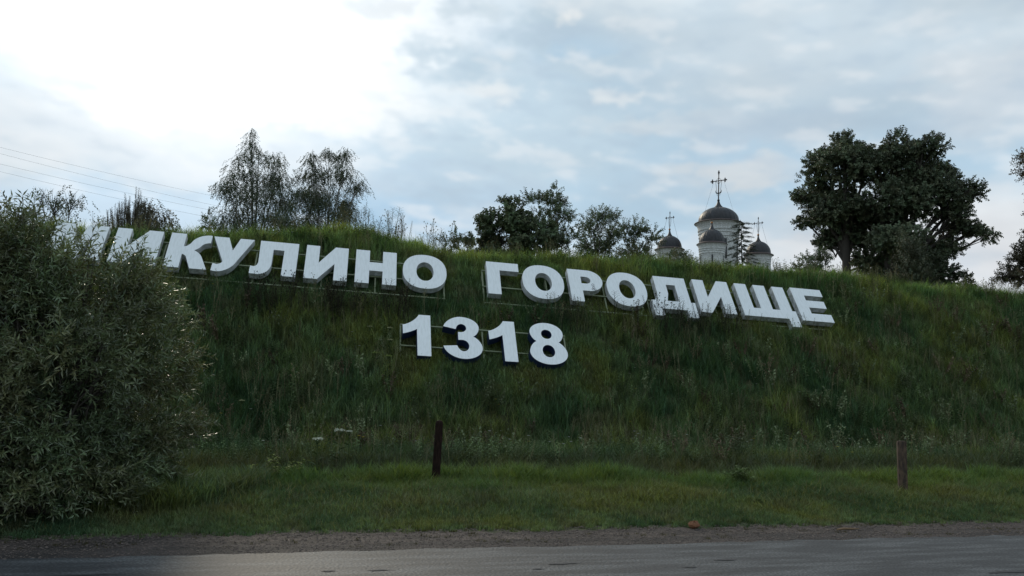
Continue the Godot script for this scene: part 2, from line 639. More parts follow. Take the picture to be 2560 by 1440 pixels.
func rim(loop: PackedVector2Array, z0: float, z1: float, hole: bool, s: Shape) -> void:
	var ccw := not Geometry2D.is_polygon_clockwise(loop)
	for i in loop.size():
		var a := loop[i]
		var b := loop[(i + 1) % loop.size()]
		var d := (b - a).normalized()
		var o := Vector3(d.y, -d.x, 0) * (1.0 if ccw else -1.0) * (-1.0 if hole else 1.0)
		var p := Vector3(a.x, a.y, z0)
		var q := Vector3(b.x, b.y, z0)
		var e := Vector3(0, 0, z1 - z0)
		s.face(p, q, q + e, o)
		s.face(p, q + e, p + e, o)

func letter(parent: Node3D, label: String, out: PackedVector2Array, holes: Array, depth: float, side: Material, white: Material) -> void:
	var s := Shape.new()
	rim(out, -depth, -0.006, false, s)
	for h in holes:
		rim(h, -depth, -0.006, true, s)
	plate(out, holes, -depth, Vector3(0, 0, -1), s)
	var o := part("letter", s.done(), side, parent)
	o.set_meta("label", label)
	var f := Shape.new()
	rim(out, -0.006, 0.0, false, f)
	for h in holes:
		rim(h, -0.006, 0.0, true, f)
	plate(out, holes, 0.0, Vector3(0, 0, 1), f)
	part("face_panel", f.done(), white, o)

func frame(parent: Node3D, u0: float, u1: float, rails: Array, posts: Array, z: float, mat: Material) -> void:
	for r in rails:
		var s := Shape.new()
		s.box(Vector3((u0 + u1) / 2, r, z), Vector3(u1 - u0, 0.028, 0.028))
		part("rail", s.done(), mat, parent)
	for u in posts:
		var s := Shape.new()
		s.box(Vector3(u, (rails[0] + rails[-1]) / 2, z - 0.034), Vector3(0.034, rails[0] - rails[-1] + 0.05, 0.034))
		part("upright", s.done(), mat, parent)
		# a stake that goes back and down into the slope
		var b: Basis = parent.transform.basis.orthonormalized()
		var a := Vector3(u, rails[0] - 0.1, z - 0.06)
		var d := b.inverse() * Vector3(0, -1.0, -0.12)
		var st := Shape.new()
		st.tube([a, a + d * 1.1], [0.022, 0.022], 6)
		part("stake", st.done(), mat, parent)
		var e := Vector3(u, rails[-1] + 0.02, z - 0.06)
		var st2 := Shape.new()
		st2.tube([e, e + d * 0.55], [0.022, 0.022], 6)
		part("stake", st2.done(), mat, parent)

func build_sign() -> void:
	var white := paint(0.81, 0.84, 0.85, 0.38)
	white.albedo_texture = noise_tex(0.02, 5, 40, Color(0.965, 0.967, 0.963), Color.WHITE, 512, 0.25, 0.6)
	white.uv1_triplanar = true
	white.uv1_scale = Vector3(1.6, 0.35, 1.6)
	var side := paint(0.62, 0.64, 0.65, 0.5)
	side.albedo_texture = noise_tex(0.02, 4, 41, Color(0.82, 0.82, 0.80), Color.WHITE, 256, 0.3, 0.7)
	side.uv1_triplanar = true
	var navy := paint(0.012, 0.026, 0.075, 0.5)
	var green := paint(0.20, 0.23, 0.14, 0.6)
	var U := Vector3(0.9993, -0.0314, 0.0187).normalized()
	var V := Vector3(0.0364, 0.8097, -0.5857)
	V = (V - U * U.dot(V)).normalized()
	var N := U.cross(V)
	var eye := Vector3(4.42, 3.587, -18.375) + V * 0.222
	var T := 1.06

	var a := thing("word_sign", "tall white letters reading МИКУЛИНО, the upper word, its first letters behind the willow", "sign")
	a.transform = Transform3D(Basis(U, V, N), eye)
	var D := 0.165
	var i_form := func(u: float) -> PackedVector2Array: return outline([[u, 0], [u + 0.3, 0], [u + 0.66, 0.52], [u + 0.66, 0], [u + 0.96, 0], [u + 0.96, T], [u + 0.66, T], [u + 0.3, 0.51], [u + 0.3, T], [u, T]])
	letter(a, "white letter М half hidden by willow leaves", outline([[-10.22, 0], [-9.94, 0], [-9.94, 0.74], [-9.77, 0], [-9.56, 0], [-9.39, 0.74], [-9.39, 0], [-9.11, 0], [-9.11, T], [-9.52, T], [-9.665, 0.46], [-9.81, T], [-10.22, T]]), [], D, side, white)
	letter(a, "white letter И beside the willow", i_form.call(-8.93), [], D, side, white)
	letter(a, "white letter К", outline([[-7.8, 0], [-7.48, 0], [-7.48, 0.42], [-7.40, 0.42, -7.37, 0.32], [-7.25, 0], [-6.9, 0], [-7.06, 0.38], [-7.12, 0.52, -7.25, 0.56], [-7.16, 0.60, -7.11, 0.72], [-7.06, 0.83, -6.93, 0.83], [-6.93, 1.07], [-7.22, 1.1, -7.32, 0.84], [-7.37, 0.66, -7.48, 0.66], [-7.48, T], [-7.8, T]]), [], D, side, white)
	letter(a, "white letter У", outline([[-6.89, T], [-6.60, 0.30], [-6.62, 0.20, -6.72, 0.20], [-6.80, 0.22], [-6.81, 0.0], [-6.72, -0.02], [-6.45, -0.04, -6.33, 0.27], [-6.0, T], [-6.31, T], [-6.43, 0.66], [-6.56, T]]), [], D, side, white)
	letter(a, "white letter Л with dark stalks before it", outline([[-5.86, T], [-5.84, 0.40], [-5.83, 0.23, -5.93, 0.23], [-6.0, 0.24], [-6.0, 0.01], [-5.83, 0], [-5.56, -0.01, -5.55, 0.34], [-5.55, 0.80], [-5.31, 0.80], [-5.31, 0], [-5.0, 0], [-5.0, T]]), [], D, side, white)
	letter(a, "white letter И between Л and Н", i_form.call(-4.82), [], D, side, white)
	letter(a, "white letter Н", outline([[-3.68, 0], [-3.36, 0], [-3.36, 0.41], [-3.05, 0.41], [-3.05, 0], [-2.73, 0], [-2.73, T], [-3.05, T], [-3.05, 0.68], [-3.36, 0.68], [-3.36, T], [-3.68, T]]), [], D, side, white)
	letter(a, "white round letter О ending the upper word", oval(-2.06, 0.53, 0.52, 0.55), [oval(-2.055, 0.53, 0.205, 0.305, 2.1)], D, side, white)
	frame(a, -10.3, -1.56, [0.90, 0.39, -0.13], [-10.2, -8.78, -7.9, -5.92, -4.42, -3.2, -1.58], -D - 0.02, green)

	var b := thing("word_sign", "tall white letters reading ГОРОДИЩЕ, the lower word at the descending end of the line", "sign")
	b.transform = a.transform
	letter(b, "white letter Г", outline([[-0.55, 0], [-0.23, 0], [-0.23, 0.79], [0.25, 0.79], [0.25, T], [-0.55, T]]), [], D, side, white)
	letter(b, "white round letter О after Г", oval(0.85, 0.53, 0.525, 0.56), [oval(0.855, 0.53, 0.21, 0.30, 2.1)], D, side, white)
	letter(b, "white letter Р with small scribbles on its bowl", outline([[1.52, -0.01], [1.84, -0.01], [1.84, 0.36], [2.03, 0.36], [2.40, 0.37, 2.40, 0.71], [2.40, T, 2.03, T], [1.52, T]]), [outline([[1.84, 0.60], [1.97, 0.60], [2.09, 0.60, 2.09, 0.715], [2.09, 0.83, 1.97, 0.83], [1.84, 0.83]])], D, side, white)
	letter(b, "white round letter О before Д", oval(3.02, 0.53, 0.525, 0.57), [oval(3.03, 0.53, 0.21, 0.31, 2.1)], D, side, white)
	letter(b, "white letter Д with weeds before its feet", outline([[3.62, -0.26], [3.88, -0.26], [3.88, -0.02], [4.53, -0.02], [4.53, -0.26], [4.79, -0.26], [4.79, 0.25], [4.68, 0.25], [4.68, 1.085], [3.82, 1.085], [3.82, 0.45], [3.72, 0.25], [3.62, 0.25]]), [outline([[4.05, 0.25], [4.37, 0.25], [4.37, 0.81], [4.12, 0.81], [4.12, 0.50]])], D, side, white)
	letter(b, "white letter И between Д and Щ", outline([[4.90, -0.03], [5.2, -0.03], [5.59, 0.55], [5.59, -0.02], [5.89, -0.02], [5.89, 1.1], [5.59, 1.1], [5.21, 0.50], [5.21, 1.09], [4.9, 1.09]]), [], D, side, white)
	letter(b, "white wide letter Щ with a short tail", outline([[6.1, -0.02], [7.35, -0.02], [7.35, -0.28], [7.62, -0.28], [7.62, 0.255], [7.52, 0.255], [7.52, 1.09], [7.19, 1.09], [7.19, 0.265], [6.97, 0.265], [6.97, 1.09], [6.64, 1.09], [6.64, 0.265], [6.43, 0.265], [6.43, 1.09], [6.1, 1.09]]), [], D, side, white)
	letter(b, "white letter Е ending the line", outline([[7.74, -0.03], [8.65, -0.03], [8.65, 0.235], [8.08, 0.235], [8.08, 0.445], [8.6, 0.445], [8.6, 0.695], [8.08, 0.695], [8.08, 0.87], [8.64, 0.87], [8.64, 1.12], [7.74, 1.12]]), [], D, side, white)
	frame(b, -0.64, 8.5, [0.91, 0.38, -0.145], [-0.62, 0.98, 2.47, 3.6, 5.45, 6.02, 7.7], -D - 0.02, green)
	# scribbles on the bowl of the Р
	var ink := paint(0.05, 0.05, 0.06, 0.7)
	var sc := Shape.new()
	for q in [[2.13, 0.57, 0.035], [2.14, 0.49, 0.03], [2.11, 0.43, 0.03], [2.17, 0.42, 0.025]]:
		var pts := []
		for i in 9:
			var t := TAU * i / 8.0
			pts.append(Vector3(q[0] + cos(t) * q[2], q[1] + sin(t) * q[2], 0.003))
		var rr := []
		rr.resize(9); rr.fill(0.0045)
		sc.tube(pts, rr, 4)
	part("scribble", sc.done(), ink, b)

	var k := 0.964
	var c := thing("number_sign", "white numerals 1318 with dark navy sides below the words", "sign")
	var at := Vector3(0, 1.6, 0) + k * (eye - Vector3(0, 1.6, 0))
	c.transform = Transform3D(Basis(U * k, V * k, N * k), at)
	var one := func(u: float) -> PackedVector2Array: return outline([[u, -2.0], [u + 0.3, -2.0], [u + 0.29, -0.84], [u + 0.03, -0.84], [u - 0.08, -1.10, u - 0.33, -1.16], [u - 0.32, -1.41], [u - 0.12, -1.35, u - 0.01, -1.255]])
	var W := 0.21
	letter(c, "white numeral 1 opening the number", one.call(-2.24), [], W, navy, white)
	letter(c, "white numeral 3", outline([[-1.66, -1.12], [-1.57, -0.81, -1.25, -0.81], [-0.85, -0.81, -0.85, -1.10], [-0.85, -1.29, -0.99, -1.365], [-0.79, -1.46, -0.79, -1.68], [-0.79, -2.01, -1.22, -2.01], [-1.60, -2.01, -1.67, -1.68], [-1.36, -1.645], [-1.33, -1.80, -1.22, -1.80], [-1.09, -1.80, -1.09, -1.64], [-1.09, -1.48, -1.24, -1.48], [-1.33, -1.485], [-1.33, -1.26], [-1.27, -1.26], [-1.14, -1.26, -1.14, -1.135], [-1.14, -1.02, -1.25, -1.02], [-1.36, -1.02, -1.38, -1.18]]), [], W, navy, white)
	letter(c, "white numeral 1 between 3 and 8", one.call(-0.30), [], W, navy, white)
	letter(c, "white numeral 8 ending the number", outline([[0.74, -0.80], [1.13, -0.80, 1.13, -1.10], [1.13, -1.28, 1.0, -1.36], [1.18, -1.46, 1.18, -1.68], [1.18, -2.01, 0.74, -2.01], [0.30, -2.01, 0.30, -1.68], [0.30, -1.46, 0.48, -1.36], [0.34, -1.28, 0.34, -1.10], [0.34, -0.80, 0.74, -0.80]]), [oval(0.735, -1.14, 0.125, 0.135, 2.1), oval(0.74, -1.63, 0.145, 0.175, 2.1)], W, navy, white)
	frame(c, -2.6, 1.26, [-0.97, -1.57, -2.14], [-2.59, -0.72, 1.24], -W - 0.02, green)


# ---------------------------------------------------------------- the church
func arc_on_drum(s: Shape, r: float, at: float, half: float, y: float, h: float, t: float) -> void:
	var pts := []
	var rr := []
	for i in 7:
		var q := i / 6.0
		var a := at + lerpf(-half, half, q)
		var yy := y + h * sin(PI * q)
		pts.append(Vector3(cos(a) * r, yy, sin(a) * r))
		rr.append(t)
	s.tube(pts, rr, 5)

func orthodox_cross(h: float, crescent: bool) -> Shape:
	var s := Shape.new()
	var w := h * 0.022
	s.tube([Vector3.ZERO, Vector3(0, h, 0)], [w, w * 0.7], 6)
	var y := h * 0.70
	var arm := h * 0.25
	s.tube([Vector3(-arm, y, 0), Vector3(arm, y, 0)], [w * 0.8, w * 0.8], 6)
	for p in [Vector3(-arm, y, 0), Vector3(arm, y, 0), Vector3(0, h, 0)]:
		s.ball(p, w * 1.9, Color.WHITE, 6)
		for q in [Vector3(0, w * 2.6, 0), Vector3(0, -w * 2.6, 0), Vector3(w * 2.6 * signf(p.x), 0, 0)]:
			s.ball(p + q, w * 1.2, Color.WHITE, 6)
	for sx in [-1.0, 1.0]:
		s.tube([Vector3(0, y + h * 0.12, 0), Vector3(sx * h * 0.12, y, 0), Vector3(0, y - h * 0.12, 0)], [w * 0.35, w * 0.35, w * 0.35], 4)
		s.tube([Vector3(sx * arm * 0.5, y, 0), Vector3(sx * h * 0.05, h * 0.15, 0)], [w * 0.3, w * 0.3], 4)
		if crescent:
			s.tube([Vector3(0, h * 0.24, 0), Vector3(sx * h * 0.08, h * 0.25, 0), Vector3(sx * h * 0.115, h * 0.30, 0), Vector3(sx * h * 0.115, h * 0.36, 0)], [w, w * 0.9, w * 0.6, w * 0.2], 5)
	return s

func tower(parent: Node3D, at: Vector3, turn: float, r: float, eave: float, dome_r: float, dome_h: float, spire: float, cross_h: float, gold: bool, big: bool, m: Dictionary) -> void:
	# at: the tower's axis at eave height; the drum goes down from there
	var s := Shape.new()
	var below := 6.0
	var k := r / 2.4 * 0.8
	var prof := [Vector2(r * 0.97, -below), Vector2(r * 0.97, -2.3 * k)]
	for q in [[-2.3, 0.99], [-2.18, 1.02], [-2.05, 1.0], [-1.7, 1.0], [-1.64, 1.035], [-1.5, 1.035], [-1.45, 1.0], [-1.22, 1.01], [-1.18, 1.05], [-1.0, 1.055], [-0.95, 1.03], [-0.62, 1.05], [-0.25, 1.10], [-0.06, 1.17], [0.0, 1.19]]:
		prof.append(Vector2(r * q[1], q[0] * k))
	s.lathe(prof, 40, Vector3.ZERO, true)
	var d := part("drum", s.done(), m.brick, parent, at)
	d.rotation.y = turn
	var c := Shape.new()
	c.lathe([Vector2(r * 0.9, 0.01), Vector2(eave - 0.04, 0.0), Vector2(eave, 0.05), Vector2(eave - 0.03, 0.1), Vector2(dome_r + 0.05, 0.26), Vector2(dome_r - 0.1, 0.28)], 40, Vector3.ZERO, true)
	part("eave", c.done(), m.eave, d)
	# helmet dome with a short concave spire
	var dm := Shape.new()
	var dp := []
	for i in 13:
		var a := PI / 2 * i / 12.0 * 0.84
		dp.append(Vector2(dome_r * (0.985 + 0.03 * sin(a * 2.0)) * cos(a), 0.24 + dome_h * sin(a)))
	var last: Vector2 = dp[-1]
	dp.append(Vector2(last.x * 0.98, last.y + 0.03))
	dp.append(Vector2(last.x * 0.62, last.y + spire * 0.30))
	dp.append(Vector2(last.x * 0.36, last.y + spire * 0.62))
	dp.append(Vector2(last.x * 0.22, last.y + spire))
	dm.lathe(dp, 36)
	# standing seams of the sheet metal
	for i in 24:
		var a := TAU * i / 24.0
		var pts := []
		var rr := []
		for q in range(0, 13):
			pts.append(Vector3(cos(a) * (dp[q].x + 0.004), dp[q].y, sin(a) * (dp[q].x + 0.004)))
			rr.append(0.016)
		dm.tube(pts, rr, 3)
	part("dome", dm.done(), m.metal, d)
	var top: Vector2 = dp[-1]
	var b := Shape.new()
	b.ball(Vector3(0, 0, 0), 0.10 * k + 0.09, Color.WHITE, 14)
	b.lathe([Vector2(0.12 * k + 0.03, -0.22 * k - 0.06), Vector2(0.05, -0.1)], 12)
	part("finial_ball", b.done(), m.gold if gold else m.metal, d, Vector3(0, top.y + 0.12, 0))
	if cross_h > 0.0:
		var cr := part("cross", orthodox_cross(cross_h, big).done(), m.iron, d, Vector3(0, top.y + 0.2, 0))
		cr.rotation.y = -turn + deg_to_rad(-28.0)
		cr.rotation.z = deg_to_rad(-1.2)
		for sx in [-1.0, 1.0]:
			var g := Shape.new()
			var q: Vector3 = cr.basis * Vector3(sx * cross_h * 0.2, cross_h * 0.68, 0) + cr.position
			var e: Vector3 = cr.basis * Vector3(sx * dome_r * 0.82, 0, 0) + Vector3(0, 0.24 + dome_h * 0.58, 0)
			g.tube([q, e], [0.012, 0.012], 4)
			part("guy_wire", g.done(), m.iron, d)
	# blind arcade under the bands, and slit windows between flat pilasters
	var count := 16 if big else 12
	for i in count:
		var a := TAU * i / count
		var ar := Shape.new()
		arc_on_drum(ar, r * 0.985, a, PI / count * 0.95, -2.85 * k, 0.42 * k, 0.035 * k)
		part("arch_moulding", ar.done(), m.brick, d)
		if i % 2 == 0:
			var bs := Basis(Vector3.UP, PI / 2 - a)
			for sx in [-1.0, 1.0]:
				var pl := Shape.new()
				pl.box(Vector3(cos(a) * r * 0.97, -2.6 * k - 1.3, sin(a) * r * 0.97) + bs * Vector3(sx * 0.26 * k, 0, 0), Vector3(0.10 * k, 2.6, 0.12), bs)
				part("pilaster", pl.done(), m.brick, d)
			var wn := Shape.new()
			wn.box(Vector3(cos(a) * r * 0.965, -2.6 * k - 1.3, sin(a) * r * 0.965), Vector3(0.36 * k, 2.5, 0.09), bs)
			part("window", wn.done(), m.glass, d)

func build_church() -> void:
	var m := {}
	m.brick = paint(0.66, 0.67, 0.67, 0.9)
	m.brick.albedo_texture = noise_tex(0.03, 5, 50, Color(0.80, 0.79, 0.76), Color.WHITE, 512, 0.3, 0.65)
	m.brick.uv1_triplanar = true; m.brick.uv1_world_triplanar = true; m.brick.uv1_scale = Vector3(0.25, 0.6, 0.25)
	m.metal = paint(0.028, 0.028, 0.032, 0.5, 0.1)
	m.metal.albedo_texture = noise_tex(0.02, 4, 52, Color(0.72, 0.72, 0.73), Color.WHITE, 256, 0.3, 0.7)
	m.metal.uv1_triplanar = true; m.metal.uv1_scale = Vector3.ONE * 0.4
	m.eave = paint(0.07, 0.05, 0.045, 0.7)
	m.iron = paint(0.05, 0.042, 0.04, 0.6, 0.3)
	m.gold = paint(0.30, 0.12, 0.03, 0.4, 0.6)
	m.glass = paint(0.015, 0.015, 0.017, 0.3)
	var c := thing("church", "white brick church behind the crest with five dark metal domes and iron crosses", "church", Vector3(48.6, 3.6, -90.6), -28.0)
	var inv := c.transform.affine_inverse()
	var put := func(x: float, y: float, z: float) -> Vector3: return inv * Vector3(x, y, z)
	# the body below the towers
	var s := Shape.new()
	s.box(Vector3(0, 5.0, 0), Vector3(13.5, 10.0, 13.5), Basis(Vector3.UP, PI / 4))
	part("wall", s.done(), m.brick, c)
	var rf := Shape.new()
	rf.lathe([Vector2(10.2, 10.0), Vector2(10.2, 10.25), Vector2(3.0, 12.6), Vector2(0.0, 12.6)], 4, Vector3.ZERO, true)
	part("roof", rf.done(), m.eave, c)
	tower(c, put.call(48.2, 22.5, -90.46), 0.35, 2.44, 3.02, 2.52, 1.95, 0.85, 3.5, false, true, m)
	tower(c, put.call(42.41, 19.12, -92.32), 0.9, 1.50, 1.90, 1.52, 1.62, 0.75, 2.05, true, false, m)
	tower(c, put.call(44.93, 18.9, -85.97), 0.55, 1.50, 1.83, 1.50, 1.66, 0.75, 0.0, true, false, m)
	tower(c, put.call(53.1, 18.65, -89.42), 0.2, 1.47, 1.86, 1.50, 1.62, 0.75, 2.05, true, false, m)
	tower(c, put.call(50.8, 18.7, -96.2), 0.4, 1.47, 1.86, 1.50, 1.62, 0.75, 0.0, true, false, m)


# ---------------------------------------------------------------- trees
func shoot(count: int, length: float, leaf_l: float, leaf_w: float, spread: float, droop: float, stem: float, seed_: int, tone := 0.25, flat := 0.5) -> ArrayMesh:
	# a twig along +y with leaves on it
	var r := RandomNumberGenerator.new()
	r.seed = seed_
	var s := Shape.new()
	var pts := []
	var rr := []
	for i in 4:
		var t := i / 3.0
		pts.append(Vector3(droop * length * t * t, length * t * (1.0 - 0.3 * droop * t), 0))
		rr.append(stem * (1.0 - 0.8 * t))
	s.tube(pts, rr, 3, Color(0.7, 0.55, 0.4))
	for i in count:
		var t := (i + 0.6) / count
		var at := Vector3(droop * length * t * t, length * t * (1.0 - 0.3 * droop * t), 0)
		var a := i * 2.4 + r.randf_range(-0.5, 0.5)
		var out := Vector3(cos(a), 0, sin(a))
		var dir := (out * spread + Vector3(droop * t, 1.0 - spread * 0.6, 0) + Vector3(r.randf_range(-1, 1), r.randf_range(-1, 1), r.randf_range(-1, 1)) * 0.35).normalized()
		var up := Vector3(r.randf_range(-1, 1), 1.0 + flat, r.randf_range(-1, 1)).normalized()
		if absf(up.dot(dir)) > 0.95:
			up = out
		var k := 1.0 + r.randf_range(-tone, tone)
		s.leaf(at, dir, up, leaf_l * r.randf_range(0.7, 1.15), leaf_w * r.randf_range(0.75, 1.15), Color(k * (1.0 + r.randf_range(-0.1, 0.1)), k, k), 0.2, r.randf_range(0.0, 0.25))
	return s.done()

func toward(dir: Vector3, spin: float) -> Basis:
	# y axis along dir
	var y := dir.normalized()
	var x := y.cross(Vector3(0.12, 0.31, 0.94)).normalized()
	return Basis(x, y, x.cross(y)) * Basis(Vector3.UP, spin)

func unit(r: RandomNumberGenerator) -> Vector3:
	var v := Vector3(r.randfn(), r.randfn(), r.randfn())
	return v.normalized()

# lobes: [right, height above sea, radius]; the node stands at the ground
func plant(called: String, label: String, category: String, x: float, z: float, turn: float, lobes: Array, opt: Dictionary) -> Node3D:
	var r := RandomNumberGenerator.new()
	r.seed = hash(label)
	var y := ground(x, z)
	var o := thing(called, label, category, Vector3(x, y - 0.05, z), turn, opt.get("group", ""))
	var bark := Shape.new()
	var stems: int = opt.get("stems", 1)
	var tr: float = opt.get("trunk", 0.1)
	var limbs := []
	var sum := Vector3.ZERO
	var balls := []
	for q in lobes:
		var dz: float = r.randf_range(-1.0, 1.0) * q[2] * opt.get("deep", 0.9)
		balls.append([Vector3(q[0], q[1] - y, dz), q[2] * opt.get("swell", 1.15)])
		sum += balls[-1][0]
	sum /= lobes.size()
	var trunk_x: float = opt.get("trunk_x", 0.0)
	var hi := 0.0
	for b in balls:
		hi = maxf(hi, b[0].y)
	var fork: float = opt.get("fork", 0.35) * hi
	var n := 0
	for b in balls:
		var c: Vector3 = b[0]
		var base := Vector3(trunk_x, 0, 0)
		if stems > 1:
			base += Vector3(((n % stems) - (stems - 1) * 0.5) * 0.14 * hi / stems, 0, r.randf_range(-0.1, 0.1))
		var f := base + Vector3((c.x - base.x) * 0.08, minf(fork, c.y * 0.6), c.z * 0.1)
		var mid := f.lerp(c, 0.5) + Vector3(0, (0.10 if opt.get("arch", true) else 0.0) * (c.y - f.y), 0)
		var w: float = tr * clampf(b[1] / 0.9, 0.35, 0.7)
		var foot: Vector3 = base + Vector3(0, fork * 0.3, 0)
		if stems == 1:
			foot = Vector3(trunk_x * 0.95, fork * r.randf_range(0.75, 1.0), 0)
			f = foot.lerp(c, 0.25) + Vector3(0, 0.03 * hi, 0)
		bark.tube([foot, f, mid, c + Vector3(0, b[1] * 0.3, 0)], [w * 0.9, w * 0.8, w * 0.5, w * 0.12], 6)
		for k in int(opt.get("twigs", 7)):
			var d := unit(r)
			d.y = absf(d.y) * 0.8 + 0.1
			var p := mid.lerp(c, r.randf_range(0.2, 1.0))
			var e: Vector3 = c + d * b[1] * r.randf_range(0.6, 1.0)
			bark.tube([p, p.lerp(e, 0.5) + unit(r) * b[1] * 0.12, e], [w * 0.28, w * 0.16, w * 0.05], 4)
		n += 1
	if stems == 1:
		bark.tube([Vector3(trunk_x, -0.2, 0), Vector3(trunk_x, fork * 0.4, 0), Vector3(trunk_x * 0.9, fork, 0), Vector3(trunk_x * 0.6 + sum.x * 0.4, lerpf(fork, hi, 0.5), 0), Vector3(sum.x * 0.8, hi * 0.94, 0)], [tr * 1.25, tr, tr * 0.85, tr * 0.45, tr * 0.08], 9)
	part("trunk" if stems == 1 else "stems", bark.done(), opt.bark, o)
	var total := 0.0
	for b in balls:
		total += b[1] * b[1]
	var places := [[], [], []]
	var tints := [[], [], []]
	var count: int = opt.count
	var size: float = opt.get("size", 1.0)
	var hue: Color = opt.color
	# small clumps on the skin of each lobe give the crown its lumps and its gaps
	for b in balls:
		var clumps := int(maxf(4.0, opt.get("clumps", 9)))
		var centers := []
		for k in clumps:
			var d := unit(r)
			if d.y < -0.3:
				d.y *= 0.4
			centers.append([b[0] + d * b[1] * r.randf_range(0.45, 0.85), b[1] * (r.randf_range(0.2, 0.42) + opt.get("puff", 0.0)), r.randf_range(0.7, 1.3)])
		var mine := int(count * b[1] * b[1] / total)
		for k in mine:
			var cc: Array = centers[r.randi() % clumps]
			var d := unit(r)
			var p: Vector3 = cc[0] + Vector3(d.x, d.y * opt.get("squash", 0.6), d.z) * cc[1] * pow(r.randf(), 0.45)
			if p.y < 0.05:
				continue
			var look: Vector3 = (d * 0.8 + (p - b[0]).normalized() * 0.6 + Vector3(0, opt.get("rise", 0.4), 0)).normalized()
			if opt.get("hang", false):
				look = Vector3(d.x * 0.5, -1.0 + 0.75 * r.randf(), d.z * 0.5)
			var v := r.randi() % 3
			var sc := size * r.randf_range(0.7, 1.25)
			places[v].append(Transform3D(toward(look, r.randf() * TAU).scaled(Vector3.ONE * sc), p))
			var t: float = cc[2] * r.randf_range(0.75, 1.25)
			tints[v].append(Color(hue.r * t * r.randf_range(0.88, 1.15), hue.g * t, hue.b * t))
	var holder := Node3D.new()
	holder.name = "crown" if stems == 1 else "foliage"
	o.add_child(holder, true)
	for v in 3:
		if places[v].size():
			many(["leaves", "leaves_001", "leaves_002"][v], opt.meshes[v], opt.leaf, places[v], tints[v], holder)
	return o

